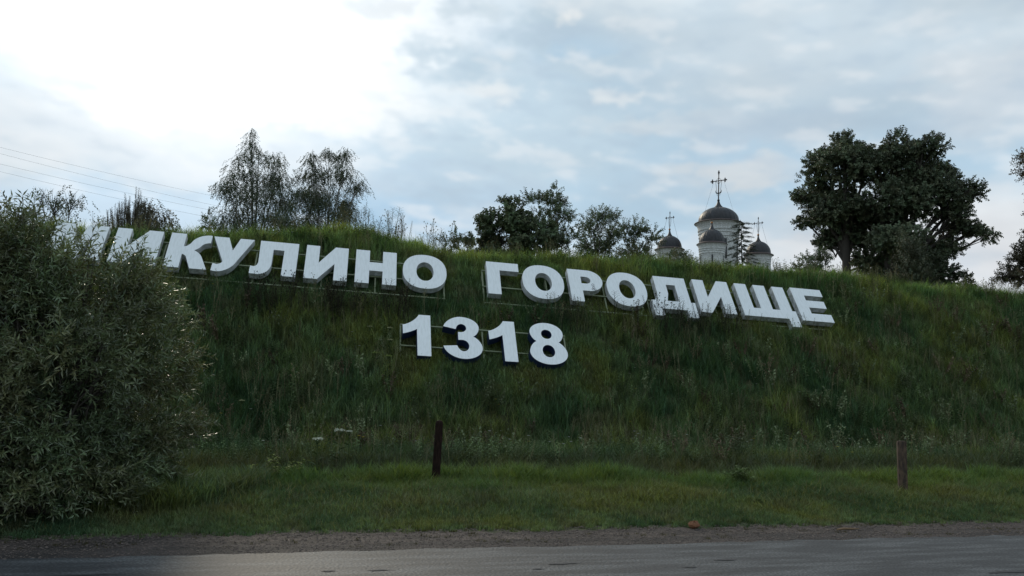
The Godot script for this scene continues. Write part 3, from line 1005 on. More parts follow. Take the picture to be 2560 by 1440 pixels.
func build_trees() -> void:
	var bark := paint(0.05, 0.042, 0.035, 0.9)
	var pale := paint(0.24, 0.23, 0.21, 0.8)
	var leaf := leafy(0.55, 0.5, 0.4)
	var broad := []
	var small := []
	var hanging := []
	var needles := []
	for k in 3:
		broad.append(shoot(14, 0.34, 0.13, 0.10, 0.9, 0.15, 0.006, 100 + k))
		small.append(shoot(12, 0.30, 0.085, 0.05, 0.8, 0.1, 0.004, 120 + k))
		hanging.append(shoot(11, 0.5, 0.075, 0.055, 0.75, 0.15, 0.003, 140 + k, 0.3, 0.0))
		needles.append(shoot(40, 0.32, 0.075, 0.012, 0.75, 0.0, 0.012, 160 + k))
	var birch := {"bark": pale, "leaf": leaf, "meshes": hanging, "color": Color(0.090, 0.115, 0.070), "count": 3500, "hang": true, "trunk": 0.09, "twigs": 9, "fork": 0.3, "squash": 0.9, "deep": 1.1, "group": "birches behind the crest", "size": 0.9, "puff": 0.34, "clumps": 16, "swell": 1.0}
	plant("birch_tree", "airy birch with one thin leader taller than the rest behind the crest", "tree", -3.31, -41.87, 4.5, [[-0.5, 14.1, 0.26], [-0.5, 13.5, 0.36], [-0.5, 12.8, 0.6], [-0.8, 12.0, 0.84], [0.7, 13.0, 0.6], [0.9, 12.1, 0.84], [-0.1, 11.1, 1.25], [-1.5, 11.1, 0.73], [1.3, 10.9, 0.84], [-1.1, 9.8, 1.15], [0.7, 9.7, 1.05], [-0.2, 8.6, 1.2]], birch)
	plant("birch_tree", "drooping birch with three tops standing beside the taller airy birch", "tree", 0.26, -42.0, -0.4, [[-1.0, 13.1, 0.4], [-0.2, 13.4, 0.4], [0.6, 13.6, 0.44], [-1.0, 12.3, 0.75], [0.5, 12.4, 0.73], [-0.3, 11.3, 1.05], [1.3, 11.7, 0.54], [-1.4, 11.1, 0.65], [-1.0, 9.9, 0.84], [0.6, 10.1, 0.77], [0.2, 8.8, 1.0], [1.2, 9.2, 0.6], [-0.9, 8.9, 0.8], [0.9, 10.8, 0.6], [-0.7, 10.6, 0.7]], birch.merged({"count": 3900}, true))
	plant("young_birch", "low bushy birch in the gap between the two tall birches", "tree", -1.57, -39.97, 2.3, [[-0.2, 10.0, 0.44], [-0.3, 9.3, 0.56], [0.3, 9.0, 0.6]], birch.merged({"count": 420, "trunk": 0.05, "group": ""}, true))
	var shrub := {"bark": bark, "leaf": leaf, "meshes": small, "color": Color(0.10, 0.13, 0.068), "count": 700, "trunk": 0.05, "stems": 5, "twigs": 8, "fork": 0.25, "clumps": 8, "group": "shrubs along the crest"}
	plant("sapling", "tiny leafy sapling on the crest before the tall birches", "sapling", -3.24, -24.79, 7.4, [[-0.1, 6.35, 0.12], [-0.1, 6.1, 0.2], [0.1, 5.8, 0.25]], shrub.merged({"count": 70, "size": 0.8, "stems": 1, "trunk": 0.02, "group": ""}, true))
	plant("shrub", "grey drooping shrub touching the spiky pine on the crest", "shrub", -5.49, -28.48, 10.9, [[-0.2, 7.3, 0.4], [0.1, 6.9, 0.51], [0.2, 6.3, 0.5]], birch.merged({"count": 260, "trunk": 0.04, "stems": 4, "bark": bark, "color": Color(0.10, 0.095, 0.062), "group": "shrubs along the crest"}, true))
	plant("dying_tree", "sparse half bare tree showing above the willow", "tree", -8.45, -28.79, 16.4, [[-0.6, 7.5, 0.4], [-0.2, 7.3, 0.5], [0.3, 7.4, 0.5], [-0.3, 6.8, 0.8]], birch.merged({"count": 150, "twigs": 16, "trunk": 0.07, "bark": bark, "stems": 3, "group": ""}, true))
	# the spiky young pine
	var pine := thing("young_pine", "spiky young pine with upright candle shoots on the crest", "tree", Vector3(-5.86, ground(-5.86, -27.38) - 0.05, -27.38), 12.1)
	var ps := Shape.new()
	ps.tube([Vector3.ZERO, Vector3(0.05, 3.0, 0)], [0.07, 0.02], 7)
	var pp := []
	var pt := []
	for i in 130:
		var a := rng.randf() * TAU
		var rr := sqrt(rng.randf()) * 0.82
		var top := 3.45 - rr * 1.3 + rng.randf_range(-0.4, 0.1)
		var e := Vector3(cos(a) * rr, top, sin(a) * rr)
		if i % 3 == 0:
			ps.tube([Vector3(0.02, maxf(0.4, top - 1.1), 0), Vector3(e.x * 0.7, top - 0.75, e.z * 0.7), e - Vector3(0, 0.3, 0)], [0.03, 0.022, 0.012], 4)
		for q in 3:
			pp.append(Transform3D(toward(Vector3(e.x * 0.2, 1, e.z * 0.2), rng.randf() * TAU).scaled(Vector3(0.8, 1.2, 0.8)), e - Vector3(e.x * 0.1 * q, 0.28 * (q + 1), e.z * 0.1 * q)))
			var t := rng.randf_range(0.8, 1.3)
			pt.append(Color(0.085 * t, 0.082 * t, 0.06 * t))
	part("trunk", ps.done(), bark, pine)
	many("needles", needles[0], leaf, pp, pt, pine)
	# shrubs between the birches and the church
	plant("shrub", "broad dense dark bush in the middle of the crest", "shrub", 5.87, -25.33, -13.1, [[0.1, 7.3, 0.39], [0.0, 7.55, 0.2], [-0.5, 6.9, 0.52], [0.3, 6.9, 0.58], [-0.2, 6.4, 0.78], [0.8, 6.4, 0.71], [-0.85, 6.3, 0.34], [-0.1, 5.6, 0.8], [-0.8, 5.5, 0.5], [0.8, 5.5, 0.7]], shrub.merged({"count": 2300, "meshes": broad, "size": 0.62, "color": Color(0.085, 0.115, 0.055), "squash": 0.8}, true))
	plant("shrub", "tall airy shrub rising behind the dense dark bush", "shrub", 7.6, -25.91, -16.4, [[-0.1, 8.0, 0.43], [0.1, 8.25, 0.25], [0.2, 7.6, 0.47], [-0.5, 7.6, 0.54], [0.4, 7.1, 0.56], [-0.4, 6.7, 0.67], [0.3, 6.2, 0.6], [0.6, 6.6, 0.4]], shrub.merged({"count": 900, "size": 0.85}, true))
	plant("shrub", "medium airy shrub between the tall shrub and the rounded one", "shrub", 9.82, -27.29, -19.8, [[0.1, 7.85, 0.36], [-0.3, 7.6, 0.51], [0.3, 7.4, 0.46], [-0.2, 7.0, 0.72], [-0.1, 6.3, 0.7], [0.6, 7.9, 0.2]], shrub.merged({"count": 800, "size": 0.85}, true))
	plant("shrub", "rounded airy shrub closest to the small church dome", "shrub", 11.4, -27.75, -22.3, [[0.0, 7.6, 0.42], [-0.4, 7.3, 0.48], [0.4, 7.2, 0.42], [0.0, 6.8, 0.63], [0.5, 6.6, 0.4], [-0.4, 6.2, 0.6]], shrub.merged({"count": 700, "size": 0.85}, true))
	plant("shrub", "little thin shrub beside the dense dark bush among tall grass", "shrub", 3.89, -23.68, -9.3, [[0.0, 6.1, 0.17], [-0.2, 5.85, 0.26], [0.2, 5.8, 0.2], [0.3, 5.5, 0.3], [-0.3, 5.4, 0.3]], shrub.merged({"count": 170, "size": 0.8, "trunk": 0.02}, true))
	plant("shrub", "low leafy shrub covering the foot of the church's outer tower", "shrub", 13.72, -28.91, -25.4, [[0.0, 6.9, 0.22], [-0.2, 6.7, 0.35], [0.4, 6.6, 0.3]], shrub.merged({"count": 200, "size": 0.8, "trunk": 0.03}, true))
	plant("shrub", "small solitary shrub between the church and the big lime trees", "shrub", 17.19, -25.8, -33.7, [[0.1, 6.55, 0.19], [0.0, 6.25, 0.31], [0.1, 5.8, 0.35]], shrub.merged({"count": 180, "size": 0.8, "trunk": 0.03}, true))
	# larch sapling in front of the church
	var larch := thing("larch_sapling", "thin larch sapling with drooping tiers of twigs in front of the church", "sapling", Vector3(14.82, ground(14.82, -26.09) - 0.05, -26.09), -29.6)
	var ls := Shape.new()
	ls.tube([Vector3.ZERO, Vector3(0.02, 1.5, 0), Vector3(-0.02, 2.8, 0), Vector3(0.0, 3.25, 0), Vector3(-0.05, 3.42, 0)], [0.035, 0.028, 0.018, 0.01, 0.004], 6)
	var lp := []
	var lt := []
	for i in 70:
		var t := i / 69.0
		var yy := lerpf(0.7, 3.3, t)
		var len := lerpf(0.75, 0.16, pow(t, 0.8)) * rng.randf_range(0.7, 1.1)
		var a := i * 2.4
		var o := Vector3(cos(a), 0, sin(a))
		var p0 := Vector3(0, yy, 0)
		var p1 := p0 + o * len * 0.55 + Vector3(0, 0.07, 0)
		var p2 := p0 + o * len + Vector3(0, -0.03 + 0.05 * t, 0)
		ls.tube([p0, p1, p2], [0.007, 0.005, 0.003], 4)
		var kk := 3 + int(len * 11.0 * (1.0 - t * 0.4))
		for q in kk:
			var w := (q + 0.7) / kk
			lp.append(Transform3D(toward((p2 - p0).normalized() + Vector3(0, -0.3, 0), rng.randf() * TAU).scaled(Vector3.ONE * 0.8), p0.lerp(p1, w) if w < 0.5 else p1.lerp(p2, w)))
			var tt := rng.randf_range(0.8, 1.2)
			lt.append(Color(0.045 * tt, 0.06 * tt, 0.038 * tt))
	part("trunk", ls.done(), bark, larch)
	many("needles", needles[1], leaf, lp, lt, larch)
	# the pair of big limes
	var lime := {"bark": bark, "leaf": leaf, "meshes": broad, "color": Color(0.090, 0.112, 0.062), "trunk": 0.22, "twigs": 9, "clumps": 15, "fork": 0.3, "squash": 0.65, "deep": 1.2, "rise": 0.2, "size": 0.72, "swell": 1.02, "puff": 0.10}
	plant("lime_tree", "big dark lime tree with its bare trunk in view above the grass", "tree", 22.5, -30.62, -36.3, [[0.0, 12.4, 0.85], [0.7, 12.5, 0.57], [-0.8, 12.0, 0.79], [-1.2, 10.9, 0.95], [0.0, 11.3, 1.13], [-0.9, 9.6, 1.04], [0.1, 9.9, 1.13], [-0.1, 8.6, 0.95], [-0.8, 8.5, 0.5], [-1.75, 10.5, 0.4], [-1.7, 9.4, 0.4], [0.9, 11.3, 0.9], [1.0, 9.4, 0.9]], lime.merged({"count": 5000, "trunk": 0.2, "fork": 0.52}, true))
	plant("lime_tree", "widest dark lime tree with a long low bough reaching outward", "tree", 23.86, -29.57, -38.9, [[0.6, 12.4, 0.72], [1.5, 12.1, 0.79], [-0.1, 11.9, 0.76], [1.9, 11.2, 0.85], [0.7, 11.1, 1.23], [2.5, 9.9, 0.85], [3.2, 10.2, 0.5], [1.3, 9.7, 1.32], [-0.3, 9.8, 1.13], [2.7, 8.7, 0.6], [3.3, 8.6, 0.36], [3.8, 8.35, 0.3], [0.3, 8.3, 1.32], [1.7, 8.1, 0.9], [2.4, 7.8, 0.42], [-0.5, 7.5, 1.0], [0.5, 7.1, 1.0], [2.7, 9.2, 0.6], [1.2, 7.0, 0.8], [-0.3, 6.4, 0.9], [0.9, 6.2, 0.9], [1.7, 6.9, 0.6], [-0.7, 8.9, 0.9]], lime.merged({"count": 8800, "trunk": 0.26}, true))
	plant("shrub", "thin leafy shrub at the foot of the lime with the bare trunk", "shrub", 19.75, -27.67, -35.5, [[-0.35, 7.1, 0.26], [-0.5, 6.7, 0.38], [-0.9, 6.5, 0.25], [-0.4, 6.2, 0.4]], shrub.merged({"count": 420, "size": 0.85}, true))
	plant("shrub", "grey green upright shrub under the widest lime", "shrub", 21.24, -25.26, -40.1, [[0.0, 7.0, 0.6], [-0.1, 6.4, 0.85], [0.3, 6.4, 0.66], [-0.3, 5.8, 0.7], [0.5, 5.8, 0.6]], shrub.merged({"count": 1100, "color": Color(0.085, 0.10, 0.062), "rise": 1.6, "size": 0.9, "squash": 1.3}, true))
	plant("shrub", "stepped dark shrub past the widest lime, descending to the grass", "shrub", 22.8, -25.23, -42.1, [[-0.2, 6.9, 0.25], [-0.1, 6.5, 0.42], [0.2, 6.05, 0.48], [0.75, 5.85, 0.3], [-0.1, 5.7, 0.5]], shrub.merged({"count": 560, "meshes": broad, "size": 0.5, "color": Color(0.060, 0.080, 0.042)}, true))
	plant("poplar_tree", "reddish green tree at the far edge of the view with bare low twigs", "tree", 24.9, -23.16, -47.1, [[0.05, 10.4, 0.5], [0.1, 9.8, 0.55], [0.1, 8.6, 0.52], [0.25, 7.9, 0.66], [0.1, 7.0, 0.9], [-0.4, 6.8, 0.55], [-0.4, 6.2, 0.85], [-0.95, 6.1, 0.4], [0.8, 9.4, 1.0], [0.9, 7.3, 1.35]], lime.merged({"count": 2600, "meshes": small, "color": Color(0.095, 0.082, 0.048), "size": 1.0, "puff": 0.0, "trunk": 0.14, "twigs": 14, "fork": 0.15, "deep": 0.8}, true))


# ---------------------------------------------------------------- the willow in front
func build_willow() -> void:
	var r := RandomNumberGenerator.new()
	r.seed = 77
	var base := Vector3(-2.93, ground(-2.93, -10.19), -10.19)
	var o := thing("willow_bush", "large willow bush with narrow leaves beside the road, covering the start of the sign", "shrub", base, 16.0)
	# right, height, depth towards the road, radius, share of shoots
	var lobes := [[-0.75, 3.05, 0.1, 0.30, 1.0], [-0.35, 2.80, 0.0, 0.34, 0.8], [0.0, 2.52, 0.1, 0.40, 0.6], [0.50, 2.70, 0.2, 0.30, 0.42], [0.84, 2.66, 0.2, 0.16, 0.5], [0.15, 2.0, 0.1, 0.68, 1.0], [0.9, 1.85, 0.0, 0.46, 0.9], [1.15, 1.05, 0.1, 0.36, 0.9], [0.1, 1.0, 0.3, 0.85, 1.0], [-1.3, 2.35, -0.3, 0.95, 1.0], [-1.2, 1.2, 0.0, 1.05, 1.0], [-0.2, 0.55, 0.8, 0.5, 1.0], [0.75, 0.5, 0.3, 0.4, 1.0], [-0.7, 0.45, 0.9, 0.45, 1.2], [0.3, 0.4, 0.8, 0.45, 1.2], [-1.5, 0.5, 0.9, 0.5, 1.2], [0.2, 1.7, 0.6, 0.55, 1.0]]
	var bark := paint(0.055, 0.046, 0.035, 0.85)
	var leaf := leafy(0.28, 0.7, 0.55)
	var shoots := []
	for k in 3:
		shoots.append(shoot(17, 0.36, 0.085, 0.019, 0.65, 0.3, 0.003, 300 + k, 0.35, 0.3))
	var wood := Shape.new()
	var places := [[], [], []]
	var tints := [[], [], []]
	var singles := []
	for q in lobes:
		var c := Vector3(q[0], q[1] - base.y, q[2] - (0.7 if q[1] < 1.2 else 0.3))
		var rad: float = q[3]
		var boughs := int(14 + 20 * rad)
		for k in boughs:
			var d := unit(r)
			if d.y < -0.2:
				d.y *= 0.3
			d = d.normalized()
			var e: Vector3 = c + d * (rad + 0.16) * r.randf_range(0.7, 1.12)
			if e.y < 0.3:
				e.y = r.randf_range(0.25, 0.55)
			var b := Vector3(r.randf_range(-0.4, 0.4), 0, r.randf_range(-0.35, 0.35))
			var m: Vector3 = b.lerp(e, 0.55) + Vector3(0, 0.18 * e.y, 0) + unit(r) * 0.12
			wood.tube([b, b.lerp(m, 0.5) + Vector3(0, 0.1, 0), m, e], [0.022, 0.018, 0.011, 0.004], 5)
			var tone := r.randf_range(0.65, 1.35)
			var warm := r.randf_range(0.9, 1.25)
			var along := (e - m).normalized()
			var n := int((17.0 + 15.0 * rad) * q[4])
			for w in n:
				var u := pow(r.randf(), 0.7)
				var p := m.lerp(e, lerpf(0.45, 1.0, u)) + unit(r) * lerpf(0.26, 0.07, u)
				if p.y < 0.12:
					continue
				var look := (along * 0.8 + d * 0.5 + unit(r) * 0.75 + Vector3(0, -0.25, 0)).normalized()
				var v := r.randi() % 3
				places[v].append(Transform3D(toward(look, r.randf() * TAU).scaled(Vector3.ONE * r.randf_range(0.75, 1.2)), p))
				var t := tone * r.randf_range(0.75, 1.25)
				tints[v].append(Color(0.138 * t * warm, 0.178 * t, 0.088 * t))
				if singles.size() < 300 and d.z > 0.35 and r.randf() < 0.12:
					singles.append([p + d * 0.05, look, t])
	part("stems", wood.done(), bark, o)
	var holder := Node3D.new()
	holder.name = "foliage"
	o.add_child(holder, true)
	for v in 3:
		many(["leaves", "leaves_001", "leaves_002"][v], shoots[v], leaf, places[v], tints[v], holder)
	# the nearest leaves, one by one
	var forms := []
	for k in 3:
		var s := Shape.new()
		var t := 0.8 + 0.25 * k
		s.leaf(Vector3.ZERO, Vector3.UP, Vector3(0, 0, 1), 0.11, 0.022, Color(0.10 * t, 0.145 * t, 0.07 * t), 0.2, 0.1 + 0.1 * k)
		forms.append(s.done())
	for q in singles:
		var l := part("leaf", forms[r.randi() % 3], leaf, o)
		l.transform = Transform3D(toward((q[1] + unit(r) * 0.7).normalized(), r.randf() * TAU), q[0])


# ---------------------------------------------------------------- posts, stone, litter
func build_posts_and_litter() -> void:
	var wood := paint(1, 1, 1, 0.9)
	wood.albedo_texture = noise_tex(0.05, 4, 60, Color(0.012, 0.008, 0.007).linear_to_srgb(), Color(0.032, 0.019, 0.015).linear_to_srgb(), 256, 0.25, 0.75)
	wood.uv1_triplanar = true; wood.uv1_scale = Vector3(3.0, 0.5, 3.0)
	wood.metallic_specular = 0.15
	var rust := paint(1, 1, 1, 0.85)
	rust.albedo_texture = noise_tex(0.03, 4, 61, Color(0.034, 0.022, 0.015).linear_to_srgb(), Color(0.100, 0.064, 0.040).linear_to_srgb(), 256, 0.25, 0.75)
	rust.uv1_triplanar = true; rust.uv1_scale = Vector3(2.0, 0.7, 2.0)
	var a := Shape.new()
	a.lathe([Vector2(0.058, -0.2), Vector2(0.059, 0.3), Vector2(0.056, 0.5), Vector2(0.057, 0.7), Vector2(0.054, 0.90), Vector2(0.045, 0.935), Vector2(0.0, 0.95)], 10, Vector3.ZERO, true)
	var p := part("post", a.done(), wood, self, Vector3(1.72, ground(1.72, -11.48), -11.48))
	p.rotation.z = deg_to_rad(-1.6)
	tag(p, "dark brown weathered wooden post in the tall verge grass below the numerals", "post", "posts along the verge")
	var b := Shape.new()
	b.box(Vector3(0, 0.30, 0), Vector3(0.125, 1.0, 0.11))
	b.box(Vector3(0, 0.808, 0), Vector3(0.105, 0.016, 0.09))
	var q := part("post", b.done(), rust, self, Vector3(8.8, ground(8.8, -10.77), -10.77))
	q.rotation.y = deg_to_rad(-30.0)
	tag(q, "rusty brown square post in the verge at the end away from the willow", "post", "posts along the verge")
	# a broken lump of brick on the gravel edge
	var s := Shape.new()
	var r := RandomNumberGenerator.new()
	r.seed = 5
	var rings := []
	for j in 6:
		var ring := []
		for i in 10:
			var aa := TAU * i / 10.0
			var e := -PI / 2 + PI * j / 5.0
			ring.append(Vector3(cos(aa) * cos(e) * 0.085, 0.042 + sin(e) * 0.042, sin(aa) * cos(e) * 0.05) * r.randf_range(0.85, 1.15))
		rings.append(ring)
	for j in 5:
		for i in 10:
			var m := (i + 1) % 10
			var out: Vector3 = rings[j][i] - Vector3(0, 0.042, 0)
			s.face(rings[j][i], rings[j][m], rings[j + 1][m], out)
			s.face(rings[j][i], rings[j + 1][m], rings[j + 1][i], out)
	var st := part("brick_lump", s.done(), paint(0.15, 0.062, 0.026, 0.9), self, Vector3(4.42, 0.0, -8.93))
	st.rotation.y = 0.3
	tag(st, "orange brown broken brick lump where the gravel meets the grass", "brick lump")
	var tw := Shape.new()
	tw.tube([Vector3(-0.16, 0.012, 0.02), Vector3(-0.05, 0.018, -0.005), Vector3(0.06, 0.015, 0.0), Vector3(0.17, 0.012, -0.02)], [0.008, 0.013, 0.011, 0.005], 6, Color.WHITE, true)
	var t := part("stick", tw.done(), paint(0.16, 0.10, 0.05, 0.9), self, Vector3(6.27, 0.004, -8.64))
	tag(t, "brown dry stick lying on the gravel shoulder", "stick", "loose sticks")
	var ww := Shape.new()
	ww.tube([Vector3(-0.07, 0, 0.0), Vector3(0.07, 0.03, 0.0)], [0.007, 0.006], 6, Color.WHITE, true)
	var w := part("stick", ww.done(), paint(0.34, 0.32, 0.25, 0.8), self, Vector3(-2.83, ground(-2.83, -10.1) + 0.05, -10.1 + 0.15))
	tag(w, "pale peeled stick in the grass under the willow", "stick", "loose sticks")


# ---------------------------------------------------------------- single weeds and umbels
func build_weeds() -> void:
	var leaf := leafy(0.6, 0.5, 0.3)
	var heads := [
		["white", 0.41, 0.88, -12.79, 0.085, "largest white umbel flower of the pair low on the bank"],
		["white", 0.08, 0.81, -11.82, 0.075, "white umbel flower nearest the road, below the largest one"],
		["white", 0.56, 0.85, -12.94, 0.05, "flat white umbel flower touching the largest one"],
		["pale", 1.49, 2.79, -17.27, 0.06, "pale yellow umbel flower level with the top of the first numeral"],
		["pale", 1.48, 2.52, -16.97, 0.055, "pale yellow umbel flower level with the middle of the first numeral"],
		["pale", 1.07, 2.8, -17.28, 0.05, "small pale umbel flower farthest from the numerals, high up"],
		["lime", 1.18, 2.23, -16.64, 0.08, "yellow green umbel flower level with the foot of the first numeral"],
		["lime", 1.43, 2.17, -16.59, 0.07, "yellow green umbel flower closest to the lower frame corner"],
		["pale", -1.27, 1.23, -15.49, 0.05, "small pale umbel flower just beyond the willow's edge"],
		["pale", 4.93, 3.19, -17.89, 0.045, "small white umbel flower above the numeral 8"],
	]
	for q in heads:
		var top := Vector3(q[1], q[2], q[3])
		var g := ground(top.x, top.z)
		var h := maxf(top.y - g, 0.25)
		var o := thing("umbel_plant", q[5], "wildflower", Vector3(top.x, g, top.z), rng.randf() * 360.0, "umbel flowers on the bank")
		var s := Shape.new()
		var green := Color(0.05, 0.075, 0.03)
		s.tube([Vector3(0.03, 0, 0), Vector3(0.01, h * 0.5, 0), Vector3(0, h * 0.86, 0)], [0.007, 0.006, 0.004], 5, green)
		var hc := Color(0.55, 0.58, 0.50) if q[0] == "white" else Color(0.42, 0.42, 0.24) if q[0] == "pale" else Color(0.26, 0.32, 0.09)
		var f := Shape.new()
		for i in 24:
			var a := i * 2.4
			var rr: float = q[4] * sqrt((i + 0.5) / 24.0)
			var e := Vector3(cos(a) * rr, h - rr * rr * 3.0, sin(a) * rr)
			s.tube([Vector3(0, h * 0.86, 0), e], [0.0016, 0.001], 3, green)
			for k in 5:
				var w: Vector3 = Vector3(rng.randf_range(-1, 1), rng.randf_range(-0.3, 0.5), rng.randf_range(-1, 1)) * q[4] * 0.17
				f.leaf(e + w, unit(rng), Vector3.UP, q[4] * 0.26, q[4] * 0.22, hc * rng.randf_range(0.85, 1.1))
		for i in 5:
			var a := i * 2.4
			s.leaf(Vector3(0.01, h * (0.15 + 0.12 * i), 0), Vector3(cos(a), 0.35, sin(a)).normalized(), Vector3.UP, 0.16, 0.05, green)
		part("stalk", s.done(), leaf, o)
		part("flower_head", f.done(), leaf, o)
	# bushy broad-leaved weeds
	var clumps := [
		[7.38, -13.25, 0.75, 0.42, Color(0.10, 0.125, 0.062), "tall pale leafy weed at the foot of the bank"],
		[12.65, -15.3, 0.7, 0.4, Color(0.075, 0.10, 0.04), "leafy weed on the bank above the rusty post"],
		[5.9, -10.08, 0.16, 0.12, Color(0.10, 0.14, 0.035), "small bright green weed in the short verge grass"],
		[-0.46, -11.93, 0.42, 0.42, Color(0.13, 0.17, 0.03), "yellow green weed clump bending toward the willow"],
		[6.4, -11.3, 0.36, 0.3, Color(0.085, 0.13, 0.04), "bright green weed clump below the tall pale weed"],
		[6.8, -14.6, 0.5, 0.35, Color(0.07, 0.09, 0.045), "greyish leafy weed behind the tall pale weed"],
	]
	for q in clumps:
		var g := ground(q[0], q[1])
		var o := thing("leafy_weed", q[5], "weed", Vector3(q[0], g - 0.02, q[1]), rng.randf() * 360.0, "leafy weeds by the verge")
		var s := Shape.new()
		var l := Shape.new()
		var col: Color = q[4]
		for k in 13:
			var a := rng.randf() * TAU
			var rr: float = q[3] * sqrt(rng.randf())
			var h: float = q[2] * rng.randf_range(0.6, 1.0)
			var e := Vector3(cos(a) * rr, h, sin(a) * rr)
			var b := e * 0.25
			b.y = 0.0
			s.tube([b, b.lerp(e, 0.5) + Vector3(0, 0.04, 0), e], [0.006, 0.005, 0.002], 4, Color(0.06, 0.08, 0.035))
			for i in 26:
				var t := 0.25 + 0.75 * i / 25.0
				var aa := i * 2.4 + k
				var tone := rng.randf_range(0.75, 1.2)
				l.leaf(b.lerp(e, t) + Vector3(0, 0.04 * (1 - t), 0), (Vector3(cos(aa), 0.3, sin(aa)) + unit(rng) * 0.3).normalized(), Vector3.UP, minf(0.075, q[2] * 0.2) * rng.randf_range(0.7, 1.2), minf(0.042, q[2] * 0.11), col * tone, 0.15, 0.2)
		part("stem", s.done(), leaf, o)
		part("leaves", l.done(), leaf, o).set_meta("kind", "stuff")


# ---------------------------------------------------------------- grass
func tuft(blades: int, height: float, spread: float, lean: float, width: float, seed_: int, dry := 0.1) -> ArrayMesh:
	var r := RandomNumberGenerator.new()
	r.seed = seed_
	var s := Shape.new()
	for i in blades:
		var a := r.randf() * TAU
		var d := sqrt(r.randf()) * spread
		var at := Vector3(cos(a) * d, -0.02, sin(a) * d)
		var b := r.randf() * TAU
		var l := lean * r.randf_range(0.2, 1.0) * height
		var k := r.randf_range(0.5, 1.45)
		var c := Color(k * r.randf_range(0.85, 1.15), k, k * 0.95)
		if r.randf() < dry:
			c = Color(1.9 * k, 1.45 * k, 1.5 * k)
		s.blade(at, Vector3(0, height * r.randf_range(0.5, 1.1), 0), Vector3(cos(b), 0, sin(b)) * l, width * r.randf_range(0.7, 1.2), c)
	return s.done()

# a tall stalk with a seed head or small leaves
func stalk(kind: int, height: float, seed_: int) -> ArrayMesh:
	var r := RandomNumberGenerator.new()
	r.seed = seed_
	var s := Shape.new()
	var lean := Vector3(r.randf_range(-0.15, 0.15), 0, r.randf_range(-0.15, 0.15)) * height
	var top := Vector3(0, height, 0) + lean
	s.tube([Vector3.ZERO, Vector3(0, height * 0.5, 0) + lean * 0.3, top], [0.006, 0.005, 0.003], 3, Color(1.1, 0.95, 0.9))
	if kind == 0:      # loose grass panicle
		for i in 18:
			var t := lerpf(0.68, 1.0, i / 17.0)
			var p := Vector3(0, height * t, 0) + lean * t
			var a := i * 2.4
			var e := p + Vector3(cos(a), 0.7, sin(a)) * height * 0.09 * (1.15 - t) * 4.0
			s.tube([p, e], [0.002, 0.001], 3, Color(1.2, 1.0, 0.9))
			s.leaf(e, Vector3(cos(a), -0.2, sin(a)).normalized(), Vector3.UP, 0.03, 0.014, Color(1.5, 1.15, 1.0))
	elif kind == 1:    # dock or sorrel: a dark dense spike
		for i in 40:
			var t := lerpf(0.5, 1.0, i / 39.0)
			var p := Vector3(0, height * t, 0) + lean * t
			var a := i * 2.4
			s.leaf(p + Vector3(cos(a), 0, sin(a)) * 0.012, Vector3(cos(a), 0.4, sin(a)).normalized(), Vector3.UP, 0.035 * (1.4 - t), 0.022, Color(1.2, 0.85, 0.8))
	elif kind == 2:    # branched herb with round heads
		for i in 7:
			var t := lerpf(0.5, 0.98, i / 6.0)
			var p := Vector3(0, height * t, 0) + lean * t
			var a := i * 2.4
			var e := p + Vector3(cos(a) * 0.13, 0.15, sin(a) * 0.13) * height * (1.25 - t) * 1.4
			s.tube([p, e], [0.003, 0.002], 3, Color(1, 0.95, 0.9))
			for k in 6:
				s.leaf(e, (unit(r) + Vector3(0, 0.5, 0)).normalized(), Vector3(0.3, 1, 0.1), 0.028, 0.022, Color(1.0, 0.85, 0.85))
	else:              # leafy herb, nettle like
		for i in 22:
			var t := lerpf(0.15, 1.0, i / 21.0)
			var p := Vector3(0, height * t, 0) + lean * t
			var a := i * PI / 2 + (i / 2) * 0.4
			s.leaf(p, Vector3(cos(a), 0.2, sin(a)).normalized(), Vector3.UP, 0.11 * (1.25 - t * 0.7), 0.05, Color(1, 1, 1) * r.randf_range(0.75, 1.2), 0.15, 0.25)
	return s.done()

func herb(seed_: int) -> ArrayMesh:
	var r := RandomNumberGenerator.new()
	r.seed = seed_
	var s := Shape.new()
	for k in 6:
		var a := r.randf() * TAU
		var e := Vector3(cos(a) * 0.2, r.randf_range(0.3, 0.6), sin(a) * 0.2)
		s.tube([Vector3.ZERO, e * 0.5 + Vector3(0, 0.06, 0), e], [0.005, 0.004, 0.002], 3, Color(0.7, 0.7, 0.6))
		for i in 14:
			var t := 0.35 + 0.65 * i / 13.0
			var k2 := r.randf_range(0.6, 1.4)
			s.leaf(e * t + Vector3(0, 0.05 * (1.0 - t), 0), (unit(r) + Vector3(0, 0.2, 0)).normalized(), (Vector3.UP + unit(r) * 0.4).normalized(), 0.055, 0.03, Color(k2, k2, k2), 0.15, 0.2)
	return s.done()

func scatter(called: String, meshes: Array, mat: Material, n: int, lo: Vector2, hi: Vector2, keep: Callable, tint: Callable, size: Callable) -> void:
	# lo, hi: x and distance from the camera's side of the road
	var places := []
	var tints := []
	for m in meshes:
		places.append([]); tints.append([])
	for i in n:
		var x := rng.randf_range(lo.x, hi.x)
		var d := rng.randf_range(lo.y, hi.y)
		if not keep.call(x, d):
			continue
		var k := rng.randi() % meshes.size()
		var sc: float = size.call(x, d) * rng.randf_range(0.75, 1.25)
		var b := Basis(Vector3.UP, rng.randf() * TAU).scaled(Vector3.ONE * sc)
		places[k].append(Transform3D(b, Vector3(x, ground(x, -d), -d)))
		tints[k].append(tint.call(x, d))
	for k in meshes.size():
		if places[k].size():
			many(called, meshes[k], mat, places[k], tints[k], self)

func seen(x: float, d: float) -> bool:
	# only land that lies within, or a few steps beside, the view
	return x > -0.44 * d - 3.0 and x < 1.05 * d + 4.0

